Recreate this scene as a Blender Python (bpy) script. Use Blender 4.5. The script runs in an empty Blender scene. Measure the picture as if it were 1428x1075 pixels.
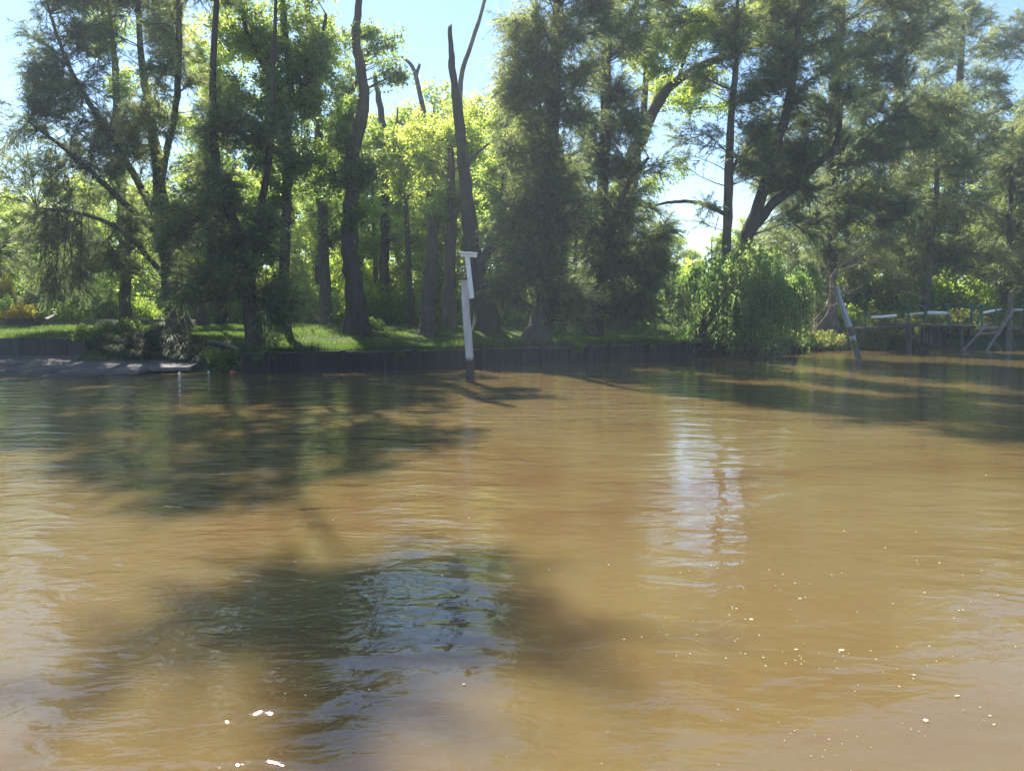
import bpy, math
import numpy as np
from mathutils import Vector

RS = np.random.RandomState(7)
sc = bpy.context.scene
COL = sc.collection
# ------------------------------------------------------------------ camera, world, sun, exposure
H = 2.2                       # eye above the water
PITCH = math.radians(5.47)
F = 1070.0                    # focal length in photo pixels (1428 wide)
cam_d = bpy.data.cameras.new('camera')
cam = bpy.data.objects.new('camera', cam_d); COL.objects.link(cam)
cam.location = (0, 0, H); cam.rotation_euler = (math.pi/2 - PITCH, 0, 0)
cam_d.sensor_width = 36; cam_d.lens = 36*F/1428
cam_d.clip_start = 0.1; cam_d.clip_end = 5000
sc.camera = cam

SUN_EL, SUN_AZ = math.radians(40.5), math.radians(-21)     # azimuth from +Y towards +X
w = bpy.data.worlds.new('World'); sc.world = w; w.use_nodes = True
nt = w.node_tree; nt.nodes.clear()
sky = nt.nodes.new('ShaderNodeTexSky'); sky.sky_type = 'NISHITA'; sky.sun_disc = False
sky.sun_elevation = SUN_EL; sky.sun_rotation = SUN_AZ; sky.dust_density = 0.1; sky.air_density = 1.0; sky.ozone_density = 4.0
bg = nt.nodes.new('ShaderNodeBackground'); bg.inputs[1].default_value = 0.068
wo = nt.nodes.new('ShaderNodeOutputWorld')
nt.links.new(sky.outputs[0], bg.inputs[0]); nt.links.new(bg.outputs[0], wo.inputs[0])
sd = bpy.data.lights.new('sun', 'SUN'); sun = bpy.data.objects.new('sun', sd); COL.objects.link(sun)
sd.energy = 4.3; sd.angle = math.radians(0.53); sd.color = (1.0, 0.93, 0.82)
sdir = Vector((math.sin(SUN_AZ)*math.cos(SUN_EL), math.cos(SUN_AZ)*math.cos(SUN_EL), math.sin(SUN_EL)))
sun.rotation_euler = sdir.to_track_quat('Z', 'Y').to_euler(); sun.location = sdir*100
sc.view_settings.view_transform = 'Standard'; sc.view_settings.look = 'None'
sc.view_settings.gamma = 1.0; sc.view_settings.exposure = 1.7
try: sc.view_settings.use_curve_mapping = False
except Exception: pass
sc.cycles.max_bounces = 8; sc.cycles.diffuse_bounces = 4; sc.cycles.glossy_bounces = 3
sc.cycles.transmission_bounces = 5; sc.cycles.volume_bounces = 0
sc.cycles.use_denoising = True

# ------------------------------------------------------------------ small maths
cp, sp = math.cos(PITCH), math.sin(PITCH)
def W(px, py, D):
    """the place at forward distance D that the photograph shows at px, py"""
    u = (px-714)/F; v = (537.5-py)/F
    dy = cp + v*sp; dz = -sp + v*cp
    t = D/dy
    return np.array([u*t, D, H + dz*t])
def W2(px, py, D):
    """the same for a fixed world y = D, arrays"""
    px = np.asarray(px, float); py = np.asarray(py, float); D = np.asarray(D, float)
    u = (px-714)/F; v = (537.5-py)/F
    t = D/(cp + v*sp)
    return np.stack([u*t, D*np.ones_like(t), H + (-sp + v*cp)*t], -1)

SHX = [-400, -60, -16.5, -9.6, -9.4, -1.7, 7.6, 15.2, 17.5, 22, 36, 70, 400]
SHY = [26.2, 26.2, 26.6, 27.0, 27.2, 30.3, 36.2, 41.2, 44, 45.5, 46.5, 52, 120]
def shore(x): return np.interp(x, SHX, SHY)
def sm(a, b, x):
    t = np.clip((x-a)/(b-a), 0, 1); return t*t*(3-2*t)
def ground_z(x, y):
    x = np.asarray(x, float); y = np.asarray(y, float)
    s = y - shore(x)
    zw = 0.72 + 0.66*sm(0, 11, s) + 0.2*sm(25, 90, s)                    # lawn behind the plank wall
    zl = np.where(s < 3.7, -0.05+0.125*s-0.25, 1.12 + 0.3*sm(3.7, 14, s) + 0.35*sm(14.1, 14.6, s))   # terrace
    zm = -0.35 + 1.5*sm(0, 4.6, s) + 0.25*sm(5, 14, s)                   # planted bank
    zr = -0.55 + 1.5*sm(-1.0, 3.5, s) + 0.45*sm(4, 20, s)                # natural bank
    a = sm(-17.2, -16.2, x); z = zl*(1-a) + zm*a
    b = (x > -9.5)*1.0; z = z*(1-b) + zw*b
    c = sm(15.0, 16.5, x); z = z*(1-c) + zr*c
    n = 0.03*np.sin(x*1.7+y*0.9)*np.sin(y*1.3-x*0.6)
    return z + n*sm(0.5, 3, s)
def at(px, py):
    """where the sight line through px, py meets the ground"""
    Ds = np.arange(20, 90, 0.05)
    P = W2(px, py, Ds); gz = ground_z(P[:, 0], P[:, 1])
    hit = np.where((P[:, 2] <= gz) & (Ds > shore(P[:, 0])))[0]
    D = Ds[hit[0]] if len(hit) else 60
    p = W(px, py, D); p[2] = ground_z(p[0], p[1]); return p

def unit(v): return v/np.maximum(np.linalg.norm(v, axis=-1, keepdims=True), 1e-9)

# ------------------------------------------------------------------ meshes and objects
def mesh(name, parts, mats, tone=None, smooth=False):
    """parts: list of (verts (N,3), faces (M,k) int, material index)"""
    vs, li, ls, lt, mi, sm_ = [], [], [], [], [], []
    off = 0; lo = 0
    for v, f, m in parts:
        v = np.asarray(v, np.float32).reshape(-1, 3); f = np.asarray(f, np.int32)
        k = f.shape[1]
        vs.append(v); li.append((f+off).ravel()); n = len(f)
        ls.append(lo + np.arange(n)*k); lt.append(np.full(n, k)); mi.append(np.full(n, m))
        off += len(v); lo += n*k
    v = np.concatenate(vs); li = np.concatenate(li).astype(np.int32)
    me = bpy.data.meshes.new(name)
    me.vertices.add(len(v)); me.vertices.foreach_set('co', v.ravel())
    me.loops.add(len(li)); me.loops.foreach_set('vertex_index', li)
    ls = np.concatenate(ls).astype(np.int32); lt = np.concatenate(lt).astype(np.int32)
    me.polygons.add(len(ls)); me.polygons.foreach_set('loop_start', ls)
    try: me.polygons.foreach_set('loop_total', lt)
    except Exception: pass
    me.polygons.foreach_set('material_index', np.concatenate(mi).astype(np.int32))
    me.polygons.foreach_set('use_smooth', np.full(len(ls), smooth))
    if tone is not None:
        a = me.attributes.new('tone', 'FLOAT', 'POINT'); a.data.foreach_set('value', np.asarray(tone, np.float32))
    for m in mats: me.materials.append(m)
    me.update(calc_edges=True)
    return me
def link(name, me, parent=None, loc=(0, 0, 0), rot=(0, 0, 0), scl=None, kind=None, label=None):
    o = bpy.data.objects.new(name, me); COL.objects.link(o)
    o.location = loc; o.rotation_euler = rot
    if scl is not None: o.scale = scl
    if parent is not None: o.parent = parent
    if kind: o['kind'] = kind
    if label: o['label'] = label
    return o
def tag(o, label, cat, group=None):
    o['label'] = label; o['category'] = cat
    if group: o['group'] = group
    return o
def thing(name, label, cat, loc, group=None, rz=0):
    o = link(name, None, None, loc, (0, 0, rz)); return tag(o, label, cat, group)
def copy_thing(root, loc, rz=0, scale=1.0, label=None):
    r = root.copy(); COL.objects.link(r); r.location = loc; r.rotation_euler = (0, 0, rz)
    r.scale = (scale,)*3 if np.isscalar(scale) else scale
    if label: r['label'] = label
    for ch in list(root.children):
        c = ch.copy(); COL.objects.link(c); c.parent = r
        for g in ch.children:
            d = g.copy(); COL.objects.link(d); d.parent = c
    return r

def tubes(paths, radii, sides=4, phase=None, rough=0.0):
    """paths (B,S,3), radii (B,S) -> verts, quads"""
    paths = np.asarray(paths, float); radii = np.asarray(radii, float)
    B, S, _ = paths.shape
    t = np.gradient(paths, axis=1); t = unit(t)
    ref = np.zeros_like(t); ref[..., 1] = 1.0
    m = np.abs(t[..., 1]) > 0.92; ref[m] = (1, 0, 0)
    a = unit(np.cross(t, ref)); b = np.cross(t, a)
    ang = np.arange(sides)*2*math.pi/sides
    rr = radii[:, :, None]*np.ones(sides)
    if rough: rr = rr*(1 + rough*RS.randn(B, S, sides)*0.5 + rough*RS.randn(B, 1, sides)*0.7)
    v = paths[:, :, None, :] + rr[..., None]*(np.cos(ang)[:, None]*a[:, :, None, :] + np.sin(ang)[:, None]*b[:, :, None, :])
    idx = np.arange(B*S*sides).reshape(B, S, sides)
    i0 = idx[:, :-1]; i1 = idx[:, 1:]
    f = np.stack([i0, np.roll(i0, -1, 2), np.roll(i1, -1, 2), i1], -1).reshape(-1, 4)
    return v.reshape(-1, 3), f
def box(c, s, R=None):
    x, y, z = s[0]/2, s[1]/2, s[2]/2
    v = np.array([[i*x, j*y, k*z] for i in (-1, 1) for j in (-1, 1) for k in (-1, 1)], float)
    if R is not None: v = v @ np.asarray(R).T
    v = v + np.asarray(c)
    f = np.array([[0, 1, 3, 2], [4, 6, 7, 5], [0, 4, 5, 1], [2, 3, 7, 6], [0, 2, 6, 4], [1, 5, 7, 3]])
    return v, f
def chamfer_box(sx, sy, sz, b=0.012):
    """a box with chamfered vertical and long edges, centred in x, y; base at z=0"""
    xs, ys = sx/2, sy/2
    ring = [(-xs+b, -ys), (xs-b, -ys), (xs, -ys+b), (xs, ys-b), (xs-b, ys), (-xs+b, ys), (-xs, ys-b), (-xs, -ys+b)]
    def r(k, z): return [(x*k if k != 1 else x, y*k if k != 1 else y, z) for x, y in ring]
    v = r(1, 0) + r(1, sz-b) + [(x*(1-b/xs), y*(1-b/ys), sz) for x, y in ring]
    f4 = []
    for l in (0, 8):
        for i in range(8): f4.append((l+i, l+(i+1) % 8, l+8+(i+1) % 8, l+8+i))
    top = [(16, 17, 18, 19), (16, 19, 20, 23), (20, 21, 22, 23)]
    return np.array(v), np.array(f4+top)
def resample(pts, n):
    pts = np.asarray(pts, float)
    k = np.arange(len(pts)); tt = np.linspace(0, len(pts)-1, n)
    # Catmull-Rom for a natural bend
    out = []
    for t in tt:
        i = min(int(t), len(pts)-2); f = t-i
        p0 = pts[max(i-1, 0)]; p1 = pts[i]; p2 = pts[i+1]; p3 = pts[min(i+2, len(pts)-1)]
        out.append(0.5*((2*p1)+(-p0+p2)*f+(2*p0-5*p1+4*p2-p3)*f*f+(-p0+3*p1-3*p2+p3)*f**3))
    return np.array(out)

# ------------------------------------------------------------------ materials
def mat(name):
    m = bpy.data.materials.new(name); m.use_nodes = True
    n = m.node_tree; n.nodes.clear()
    o = n.nodes.new('ShaderNodeOutputMaterial'); return m, n, o
def N(n, t, **kw):
    x = n.nodes.new(t)
    for k, v in kw.items():
        if k.startswith('i_'): x.inputs[int(k[2:])].default_value = v
        else: setattr(x, k, v)
    return x
def ramp(n, stops, interp='LINEAR'):
    r = n.nodes.new('ShaderNodeValToRGB'); r.color_ramp.interpolation = interp
    e = r.color_ramp.elements
    while len(e) > 1: e.remove(e[-1])
    e[0].position = stops[0][0]; e[0].color = (*stops[0][1], 1)
    for p, c in stops[1:]:
        k = e.new(p); k.color = (*c, 1)
    return r
def leaf_mat(name, cols, trans, tmix=0.5, rough=0.5, spec=0.25):
    """cols: base colours along 'tone'; trans: the light that comes through, along 'tone'"""
    m, n, o = mat(name)
    at_ = N(n, 'ShaderNodeAttribute', attribute_name='tone')
    r1 = ramp(n, [(i/(len(cols)-1), c) for i, c in enumerate(cols)])
    r2 = ramp(n, [(i/(len(trans)-1), c) for i, c in enumerate(trans)])
    n.links.new(at_.outputs['Fac'], r1.inputs[0]); n.links.new(at_.outputs['Fac'], r2.inputs[0])
    b = N(n, 'ShaderNodeBsdfPrincipled'); b.inputs['Roughness'].default_value = rough
    b.inputs['Specular IOR Level'].default_value = spec
    t = N(n, 'ShaderNodeBsdfTranslucent'); mx = N(n, 'ShaderNodeMixShader'); mx.inputs[0].default_value = tmix
    n.links.new(r1.outputs[0], b.inputs['Base Color']); n.links.new(r2.outputs[0], t.inputs[0])
    n.links.new(b.outputs[0], mx.inputs[1]); n.links.new(t.outputs[0], mx.inputs[2]); n.links.new(mx.outputs[0], o.inputs[0])
    return m
def rough_mat(name, c1, c2, scale=3.0, stretch=(1, 1, 1), bump=0.02, bscale=None, rough=0.85, c3=None, wet=None, spec=0.3):
    m, n, o = mat(name)
    tc = N(n, 'ShaderNodeTexCoord'); mp = N(n, 'ShaderNodeMapping'); mp.inputs['Scale'].default_value = stretch
    geo = N(n, 'ShaderNodeNewGeometry')
    n.links.new(geo.outputs['Position'], mp.inputs[0])
    nz = N(n, 'ShaderNodeTexNoise'); nz.inputs['Scale'].default_value = scale; nz.inputs['Detail'].default_value = 8; nz.inputs['Roughness'].default_value = 0.65
    n.links.new(mp.outputs[0], nz.inputs[0])
    st = [(0.3, c1), (0.62, c2)] + ([(0.8, c3)] if c3 else [])
    r = ramp(n, st); n.links.new(nz.outputs[0], r.inputs[0])
    oi = N(n, 'ShaderNodeObjectInfo')
    hv = N(n, 'ShaderNodeHueSaturation')
    mr = N(n, 'ShaderNodeMapRange'); mr.inputs[3].default_value = 0.75; mr.inputs[4].default_value = 1.3
    n.links.new(oi.outputs['Random'], mr.inputs[0]); n.links.new(mr.outputs[0], hv.inputs['Value']); n.links.new(r.outputs[0], hv.inputs['Color'])
    col = hv.outputs[0]
    b = N(n, 'ShaderNodeBsdfPrincipled'); b.inputs['Roughness'].default_value = rough; b.inputs['Specular IOR Level'].default_value = spec
    if wet:            # (height, colour factor): a stain line left by the water
        sx = N(n, 'ShaderNodeSeparateXYZ'); n.links.new(geo.outputs['Position'], sx.inputs[0])
        ad = N(n, 'ShaderNodeMath', operation='MULTIPLY_ADD'); ad.inputs[1].default_value = 0.25; n.links.new(nz.outputs[0], ad.inputs[0]); n.links.new(sx.outputs[2], ad.inputs[2])
        wr = N(n, 'ShaderNodeMapRange'); wr.inputs[1].default_value = wet[0]+0.05; wr.inputs[2].default_value = wet[0]+0.2
        n.links.new(ad.outputs[0], wr.inputs[0])
        mx = N(n, 'ShaderNodeMix', data_type='RGBA'); n.links.new(wr.outputs[0], mx.inputs[0])
        mx.inputs[6].default_value = (*wet[1], 1); n.links.new(col, mx.inputs[7]); col = mx.outputs[2]
    n.links.new(col, b.inputs['Base Color'])
    nb = N(n, 'ShaderNodeTexNoise'); nb.inputs['Scale'].default_value = bscale or scale*3; nb.inputs['Detail'].default_value = 6
    n.links.new(mp.outputs[0], nb.inputs[0])
    bp = N(n, 'ShaderNodeBump'); bp.inputs['Strength'].default_value = 1.0; bp.inputs['Distance'].default_value = bump
    n.links.new(nb.outputs[0], bp.inputs['Height']); n.links.new(bp.outputs[0], b.inputs['Normal'])
    n.links.new(b.outputs[0], o.inputs[0])
    return m
M = {}
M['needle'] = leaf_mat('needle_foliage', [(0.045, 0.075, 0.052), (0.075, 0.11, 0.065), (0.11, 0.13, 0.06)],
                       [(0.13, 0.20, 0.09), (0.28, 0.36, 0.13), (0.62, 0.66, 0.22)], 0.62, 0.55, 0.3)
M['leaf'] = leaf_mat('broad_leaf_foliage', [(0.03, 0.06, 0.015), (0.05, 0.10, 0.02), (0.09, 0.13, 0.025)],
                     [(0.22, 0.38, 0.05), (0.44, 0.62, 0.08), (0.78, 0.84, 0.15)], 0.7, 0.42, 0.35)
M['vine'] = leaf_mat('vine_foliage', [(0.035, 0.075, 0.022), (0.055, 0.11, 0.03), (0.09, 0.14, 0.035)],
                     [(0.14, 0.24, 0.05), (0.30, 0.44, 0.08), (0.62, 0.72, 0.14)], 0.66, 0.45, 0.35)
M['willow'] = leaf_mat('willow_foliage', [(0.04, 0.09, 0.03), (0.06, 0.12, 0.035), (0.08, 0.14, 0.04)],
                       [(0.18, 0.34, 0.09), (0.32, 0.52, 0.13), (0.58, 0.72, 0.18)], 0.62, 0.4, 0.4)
M['strap'] = leaf_mat('strap_leaf', [(0.018, 0.032, 0.014), (0.032, 0.055, 0.02), (0.08, 0.10, 0.05)],
                      [(0.06, 0.12, 0.03), (0.12, 0.2, 0.05), (0.3, 0.35, 0.12)], 0.35, 0.62, 0.12)
M['yellow'] = leaf_mat('yellow_leaf', [(0.25, 0.2, 0.01), (0.4, 0.3, 0.02), (0.45, 0.4, 0.03)],
                       [(0.6, 0.5, 0.03), (0.85, 0.7, 0.04), (0.9, 0.8, 0.1)], 0.5)
M['reed'] = leaf_mat('bank_herb', [(0.06, 0.09, 0.03), (0.1, 0.13, 0.04), (0.16, 0.16, 0.06)],
                     [(0.2, 0.28, 0.05), (0.4, 0.45, 0.08), (0.6, 0.55, 0.15)], 0.5)
M['grass'] = leaf_mat('grass_blade', [(0.03, 0.055, 0.015), (0.045, 0.085, 0.02), (0.09, 0.11, 0.035)],
                      [(0.09, 0.17, 0.03), (0.17, 0.29, 0.045), (0.34, 0.40, 0.10)], 0.5, 0.5, 0.3)
M['bark'] = rough_mat('dark_bark', (0.035, 0.029, 0.024), (0.09, 0.072, 0.058), 5, (1, 1, 0.22), 0.10, 6, 0.92, (0.15, 0.125, 0.105))
M['bark_red'] = rough_mat('reddish_bark', (0.06, 0.04, 0.035), (0.15, 0.10, 0.085), 5, (1, 1, 0.2), 0.10, 6, 0.92, (0.25, 0.19, 0.16))
M['bark_grey'] = rough_mat('grey_dead_wood', (0.11, 0.09, 0.065), (0.30, 0.25, 0.19), 7, (1, 1, 0.3), 0.02, 12, 0.85)
M['soil'] = rough_mat('lawn_ground', (0.03, 0.035, 0.015), (0.05, 0.075, 0.02), 1.2, (1, 1, 1), 0.03, 10, 0.95, (0.09, 0.08, 0.04))
M['plank'] = rough_mat('dark_wet_plank', (0.010, 0.009, 0.010), (0.028, 0.023, 0.024), 6, (1, 1, 0.15), 0.02, 14, 0.7, (0.06, 0.048, 0.045), wet=(0.02, (0.018, 0.02, 0.014)))
M['cap'] = rough_mat('capping_timber', (0.03, 0.027, 0.025), (0.08, 0.068, 0.06), 5, (0.3, 1, 1), 0.01, 14, 0.8)
M['conc'] = rough_mat('old_concrete', (0.07, 0.062, 0.06), (0.14, 0.125, 0.12), 2.2, (1, 1, 1), 0.008, 20, 0.85, (0.19, 0.17, 0.16), wet=(0.08, (0.06, 0.05, 0.045)))
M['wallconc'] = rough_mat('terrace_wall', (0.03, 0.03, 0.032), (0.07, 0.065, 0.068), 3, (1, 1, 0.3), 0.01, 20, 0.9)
M['post'] = rough_mat('weathered_post', (0.26, 0.24, 0.25), (0.42, 0.39, 0.39), 6, (1, 1, 0.12), 0.006, 14, 0.75, (0.55, 0.52, 0.5), wet=(0.75, (0.06, 0.042, 0.035)))
M['white'] = rough_mat('white_painted_wood', (0.62, 0.63, 0.66), (0.8, 0.8, 0.82), 4, (1, 1, 0.4), 0.003, 20, 0.55)
M['pole'] = rough_mat('pale_blue_grey_pole', (0.26, 0.28, 0.33), (0.42, 0.44, 0.5), 5, (1, 1, 0.2), 0.004, 14, 0.6, wet=(0.9, (0.10, 0.10, 0.09)))
M['jetty'] = rough_mat('jetty_timber', (0.06, 0.05, 0.045), (0.15, 0.13, 0.11), 5, (1, 1, 0.4), 0.01, 14, 0.85, (0.24, 0.21, 0.18))
M['palewood'] = rough_mat('pale_jetty_timber', (0.12, 0.11, 0.1), (0.24, 0.22, 0.2), 5, (1, 1, 0.4), 0.01, 14, 0.8)
M['green'] = rough_mat('green_painted_rail', (0.02, 0.08, 0.065), (0.035, 0.13, 0.105), 5, (1, 1, 1), 0.003, 20, 0.6)
M['red'] = rough_mat('red_buoy', (0.35, 0.07, 0.09), (0.45, 0.12, 0.13), 5, (1, 1, 1), 0.001, 20, 0.5)
M['foam'] = rough_mat('pale_fleck', (0.45, 0.41, 0.28), (0.65, 0.6, 0.45), 5, (1, 1, 1), 0.001, 20, 0.6)

# water: muddy brown body under a clear, rippled surface
def water_mat():
    m, n, o = mat('muddy_river_water')
    geo = N(n, 'ShaderNodeNewGeometry')
    def noise(scale, detail=2, stretch=(1, 1, 1), rot=0.0, dist=0.0, rough=0.5):
        mp = N(n, 'ShaderNodeMapping'); mp.inputs['Scale'].default_value = stretch; mp.inputs['Rotation'].default_value = (0, 0, rot)
        n.links.new(geo.outputs['Position'], mp.inputs[0])
        z = N(n, 'ShaderNodeTexNoise'); z.inputs['Scale'].default_value = scale; z.inputs['Detail'].default_value = detail
        z.inputs['Distortion'].default_value = dist; z.inputs['Roughness'].default_value = rough
        n.links.new(mp.outputs[0], z.inputs[0]); return z.outputs[0]
    def math_(op, a, b=None, c=None):
        x = N(n, 'ShaderNodeMath', operation=op)
        for i, v in enumerate((a, b, c)):
            if v is None: continue
            if isinstance(v, (int, float)): x.inputs[i].default_value = v
            else: n.links.new(v, x.inputs[i])
        return x.outputs[0]
    def mr(v, a, b, c, d):
        x = N(n, 'ShaderNodeMapRange', interpolation_type='SMOOTHSTEP'); n.links.new(v, x.inputs[0])
        for i, k in enumerate((a, b, c, d)): x.inputs[i+1].default_value = k
        return x.outputs[0]
    sx = N(n, 'ShaderNodeSeparateXYZ'); n.links.new(geo.outputs['Position'], sx.inputs[0])
    X, Y = sx.outputs[0], sx.outputs[1]
    # the breeze roughens the left of the river, the right foreground lies in slow swirls
    lee = math_('ADD', math_('MULTIPLY', X, -0.16), math_('MULTIPLY', Y, 0.035))
    patch = noise(0.35, 2, (0.6, 1, 1), 0.3)
    wind = mr(math_('ADD', lee, math_('MULTIPLY', patch, 1.2)), 0.45, 1.6, 0.28, 1.0)
    swell = math_('MULTIPLY', noise(0.55, 2, (0.45, 1, 1), -0.25, 0.6), 0.036)
    mid = math_('MULTIPLY', noise(1.9, 2, (0.5, 1, 1), 0.2, 0.5), math_('MULTIPLY', math_('ADD', wind, 0.4), 0.034))
    rip = math_('MULTIPLY', noise(6.5, 3, (0.42, 1, 1), 0.12, 0.3), math_('MULTIPLY', wind, 0.012))
    swirl = math_('MULTIPLY', noise(3.6, 3, (0.6, 1, 1), -0.4, 1.6), math_('MULTIPLY', math_('ADD', wind, 0.5), 0.0065))
    fine = math_('MULTIPLY', noise(19, 2, (0.5, 1, 1), -0.2, 0.2), math_('MULTIPLY', wind, 0.003))
    h = math_('ADD', math_('ADD', math_('ADD', swell, swirl), mid), math_('ADD', rip, fine))
    bp = N(n, 'ShaderNodeBump'); bp.inputs['Strength'].default_value = 1; bp.inputs['Distance'].default_value = 1.0
    n.links.new(h, bp.inputs['Height'])
    mud = noise(0.22, 4, (0.6, 1, 1), 0.5, 0.8, 0.55)
    r = ramp(n, [(0.34, (0.145, 0.088, 0.034)), (0.48, (0.172, 0.122, 0.048)), (0.66, (0.185, 0.14, 0.062))]); n.links.new(mud, r.inputs[0])
    b = N(n, 'ShaderNodeBsdfPrincipled'); n.links.new(r.outputs[0], b.inputs['Base Color'])
    b.inputs['Roughness'].default_value = 0.012; b.inputs['IOR'].default_value = 1.5
    b.inputs['Subsurface Weight'].default_value = 1.0
    b.inputs['Subsurface Radius'].default_value = (1.0, 0.55, 0.25); b.inputs['Subsurface Scale'].default_value = 1.2
    n.links.new(bp.outputs[0], b.inputs['Normal'])
    n.links.new(b.outputs[0], o.inputs[0])
    return m
M['water'] = water_mat()

# ------------------------------------------------------------------ added haze, standing in for lens glare that lifts the shadows
hm, hn, ho = mat('veiling_haze')
pv = N(hn, 'ShaderNodeVolumePrincipled'); pv.inputs['Color'].default_value = (0.74, 0.88, 1.0, 1)
pv.inputs['Density'].default_value = 0.0011; pv.inputs['Anisotropy'].default_value = 0.25
hn.links.new(pv.outputs[0], ho.inputs['Volume'])
link('haze', mesh('haze', [(*box((0, 40, 14.0), (420, 260, 34)), 0)], [hm]), kind='stuff')

# ------------------------------------------------------------------ ground, water
xs = np.unique(np.concatenate([np.linspace(-400, -45, 30), np.linspace(-45, 45, 181), np.linspace(45, 400, 30), [-9.52, -9.48]]))
ss = np.concatenate([[-1.5, -1.0, -0.4, 0.0, 0.12, 0.3, 0.6, 1, 1.6, 2.2, 2.8, 3.4, 3.68, 3.74, 4.2, 4.8, 5.5, 6.5, 8, 9.5, 11, 12.5, 14.05, 14.65, 16, 18, 21, 25, 30, 38, 50, 70, 100, 160, 300, 600]])
XX, SS = np.meshgrid(xs, ss, indexing='ij')
YY = shore(XX) + SS
ZZ = ground_z(XX, YY)
wallx = (XX > -9.5) & (XX < 15.3)
ZZ = np.where(wallx & (SS <= 0.0), -1.5, ZZ); ZZ = np.where(SS <= -1.0, -1.6, ZZ)
YY = np.where(wallx & (SS <= 0.0), shore(XX)+0.1, YY)
nx, ns = XX.shape
ii = np.arange(nx*ns).reshape(nx, ns)
gf = np.stack([ii[:-1, :-1], ii[1:, :-1], ii[1:, 1:], ii[:-1, 1:]], -1).reshape(-1, 4)
link('ground', mesh('ground', [(np.stack([XX, YY, ZZ], -1), gf, 0)], [M['soil']], smooth=False), kind='structure')
link('water', mesh('water', [(np.array([[-600, -300, 0], [600, -300, 0], [600, 300, 0], [-600, 300, 0]]), np.array([[0, 1, 2, 3]]), 0)], [M['water']]), kind='structure')

# grass: short blades over the lawn, longer ones leaning over the wall
def blades(x, y, z, h, wd, lean=0.5):
    n = len(x); a = RS.rand(n)*2*math.pi; b = RS.rand(n)*2*math.pi
    p = np.stack([x, y, z-0.01], -1); side = np.stack([np.cos(a), np.sin(a), 0*a], -1)*wd[:, None]/2
    tip = p + np.stack([np.cos(b)*h*lean*RS.rand(n), np.sin(b)*h*lean*RS.rand(n)-0.1*h, h], -1)
    v = np.stack([p-side, p+side, tip], 1).reshape(-1, 3)
    return v, np.arange(3*n).reshape(-1, 3)
def grass(name, n, x0, x1, s0, s1, hh, wd, power=1.0):
    x = RS.uniform(x0, x1, n); s = s0+(s1-s0)*RS.rand(n)**power; y = shore(x)+s
    t = 0.5+0.5*np.sin(x*1.1+2*np.sin(y*0.7))*np.sin(y*1.6+x*0.5)
    bare = np.sin(x*2.3+1.7*np.sin(y*1.9))*np.sin(y*2.9+1.3*np.sin(x*1.4))+.35*np.sin(x*5.1)*np.sin(y*6.3)
    kp = (bare < .55) | (RS.rand(n) < .22) | (s < .5); x, s, y, t = x[kp], s[kp], y[kp], t[kp]; n = len(x)
    h = hh*(0.5+RS.rand(n))*(0.55+0.9*t)*(1+1.6*(s < 0.35))
    v, f = blades(x, y, ground_z(x, y), h, wd*(0.7+0.6*RS.rand(n)))
    tone = np.repeat(np.clip(0.25+0.4*t+0.18*RS.randn(n), 0, 1), 3)
    o = link(name, mesh(name, [(v, f, 0)], [M['grass']], tone), kind='stuff'); return o
grass('grass', 170000, -9.35, 16, 0.08, 17, 0.085, 0.03, 1.35)
grass('terrace_grass', 42000, -34, -15.5, 3.8, 13.8, 0.11, 0.03)
grass('bank_grass', 42000, -16, -9.3, 2.2, 17, 0.12, 0.03)
grass('edge_grass', 9000, -9.35, 15.2, 0.05, 0.3, 0.12, 0.025)

n = 2600; x = RS.uniform(-16, 15.5, n); y = shore(x)+.3+RS.rand(n)*13+2.2*(x < -9.5); z = ground_z(x, y)+RS.uniform(.03, .08, n)
a = RS.rand(n)*6.28; l = RS.uniform(.03, .07, n); q = np.stack([np.cos(a), np.sin(a), RS.uniform(-.4, .4, n)], -1)*l[:, None]; q2 = np.stack([-np.sin(a), np.cos(a), RS.uniform(-.4, .4, n)], -1)*(l*.5)[:, None]
c = np.stack([x, y, z], -1)
M['litter'] = rough_mat('fallen_leaf', (0.10, 0.07, 0.03), (0.28, 0.22, 0.10), 9, (1, 1, 1), .002, 20, .8)
link('fallen_leaves', mesh('fallen_leaves', [(np.stack([c-q, c-q2, c+q, c+q2], 1).reshape(-1, 3), np.arange(4*n).reshape(-1, 4), 0)], [M['litter']]), kind='stuff')

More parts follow.
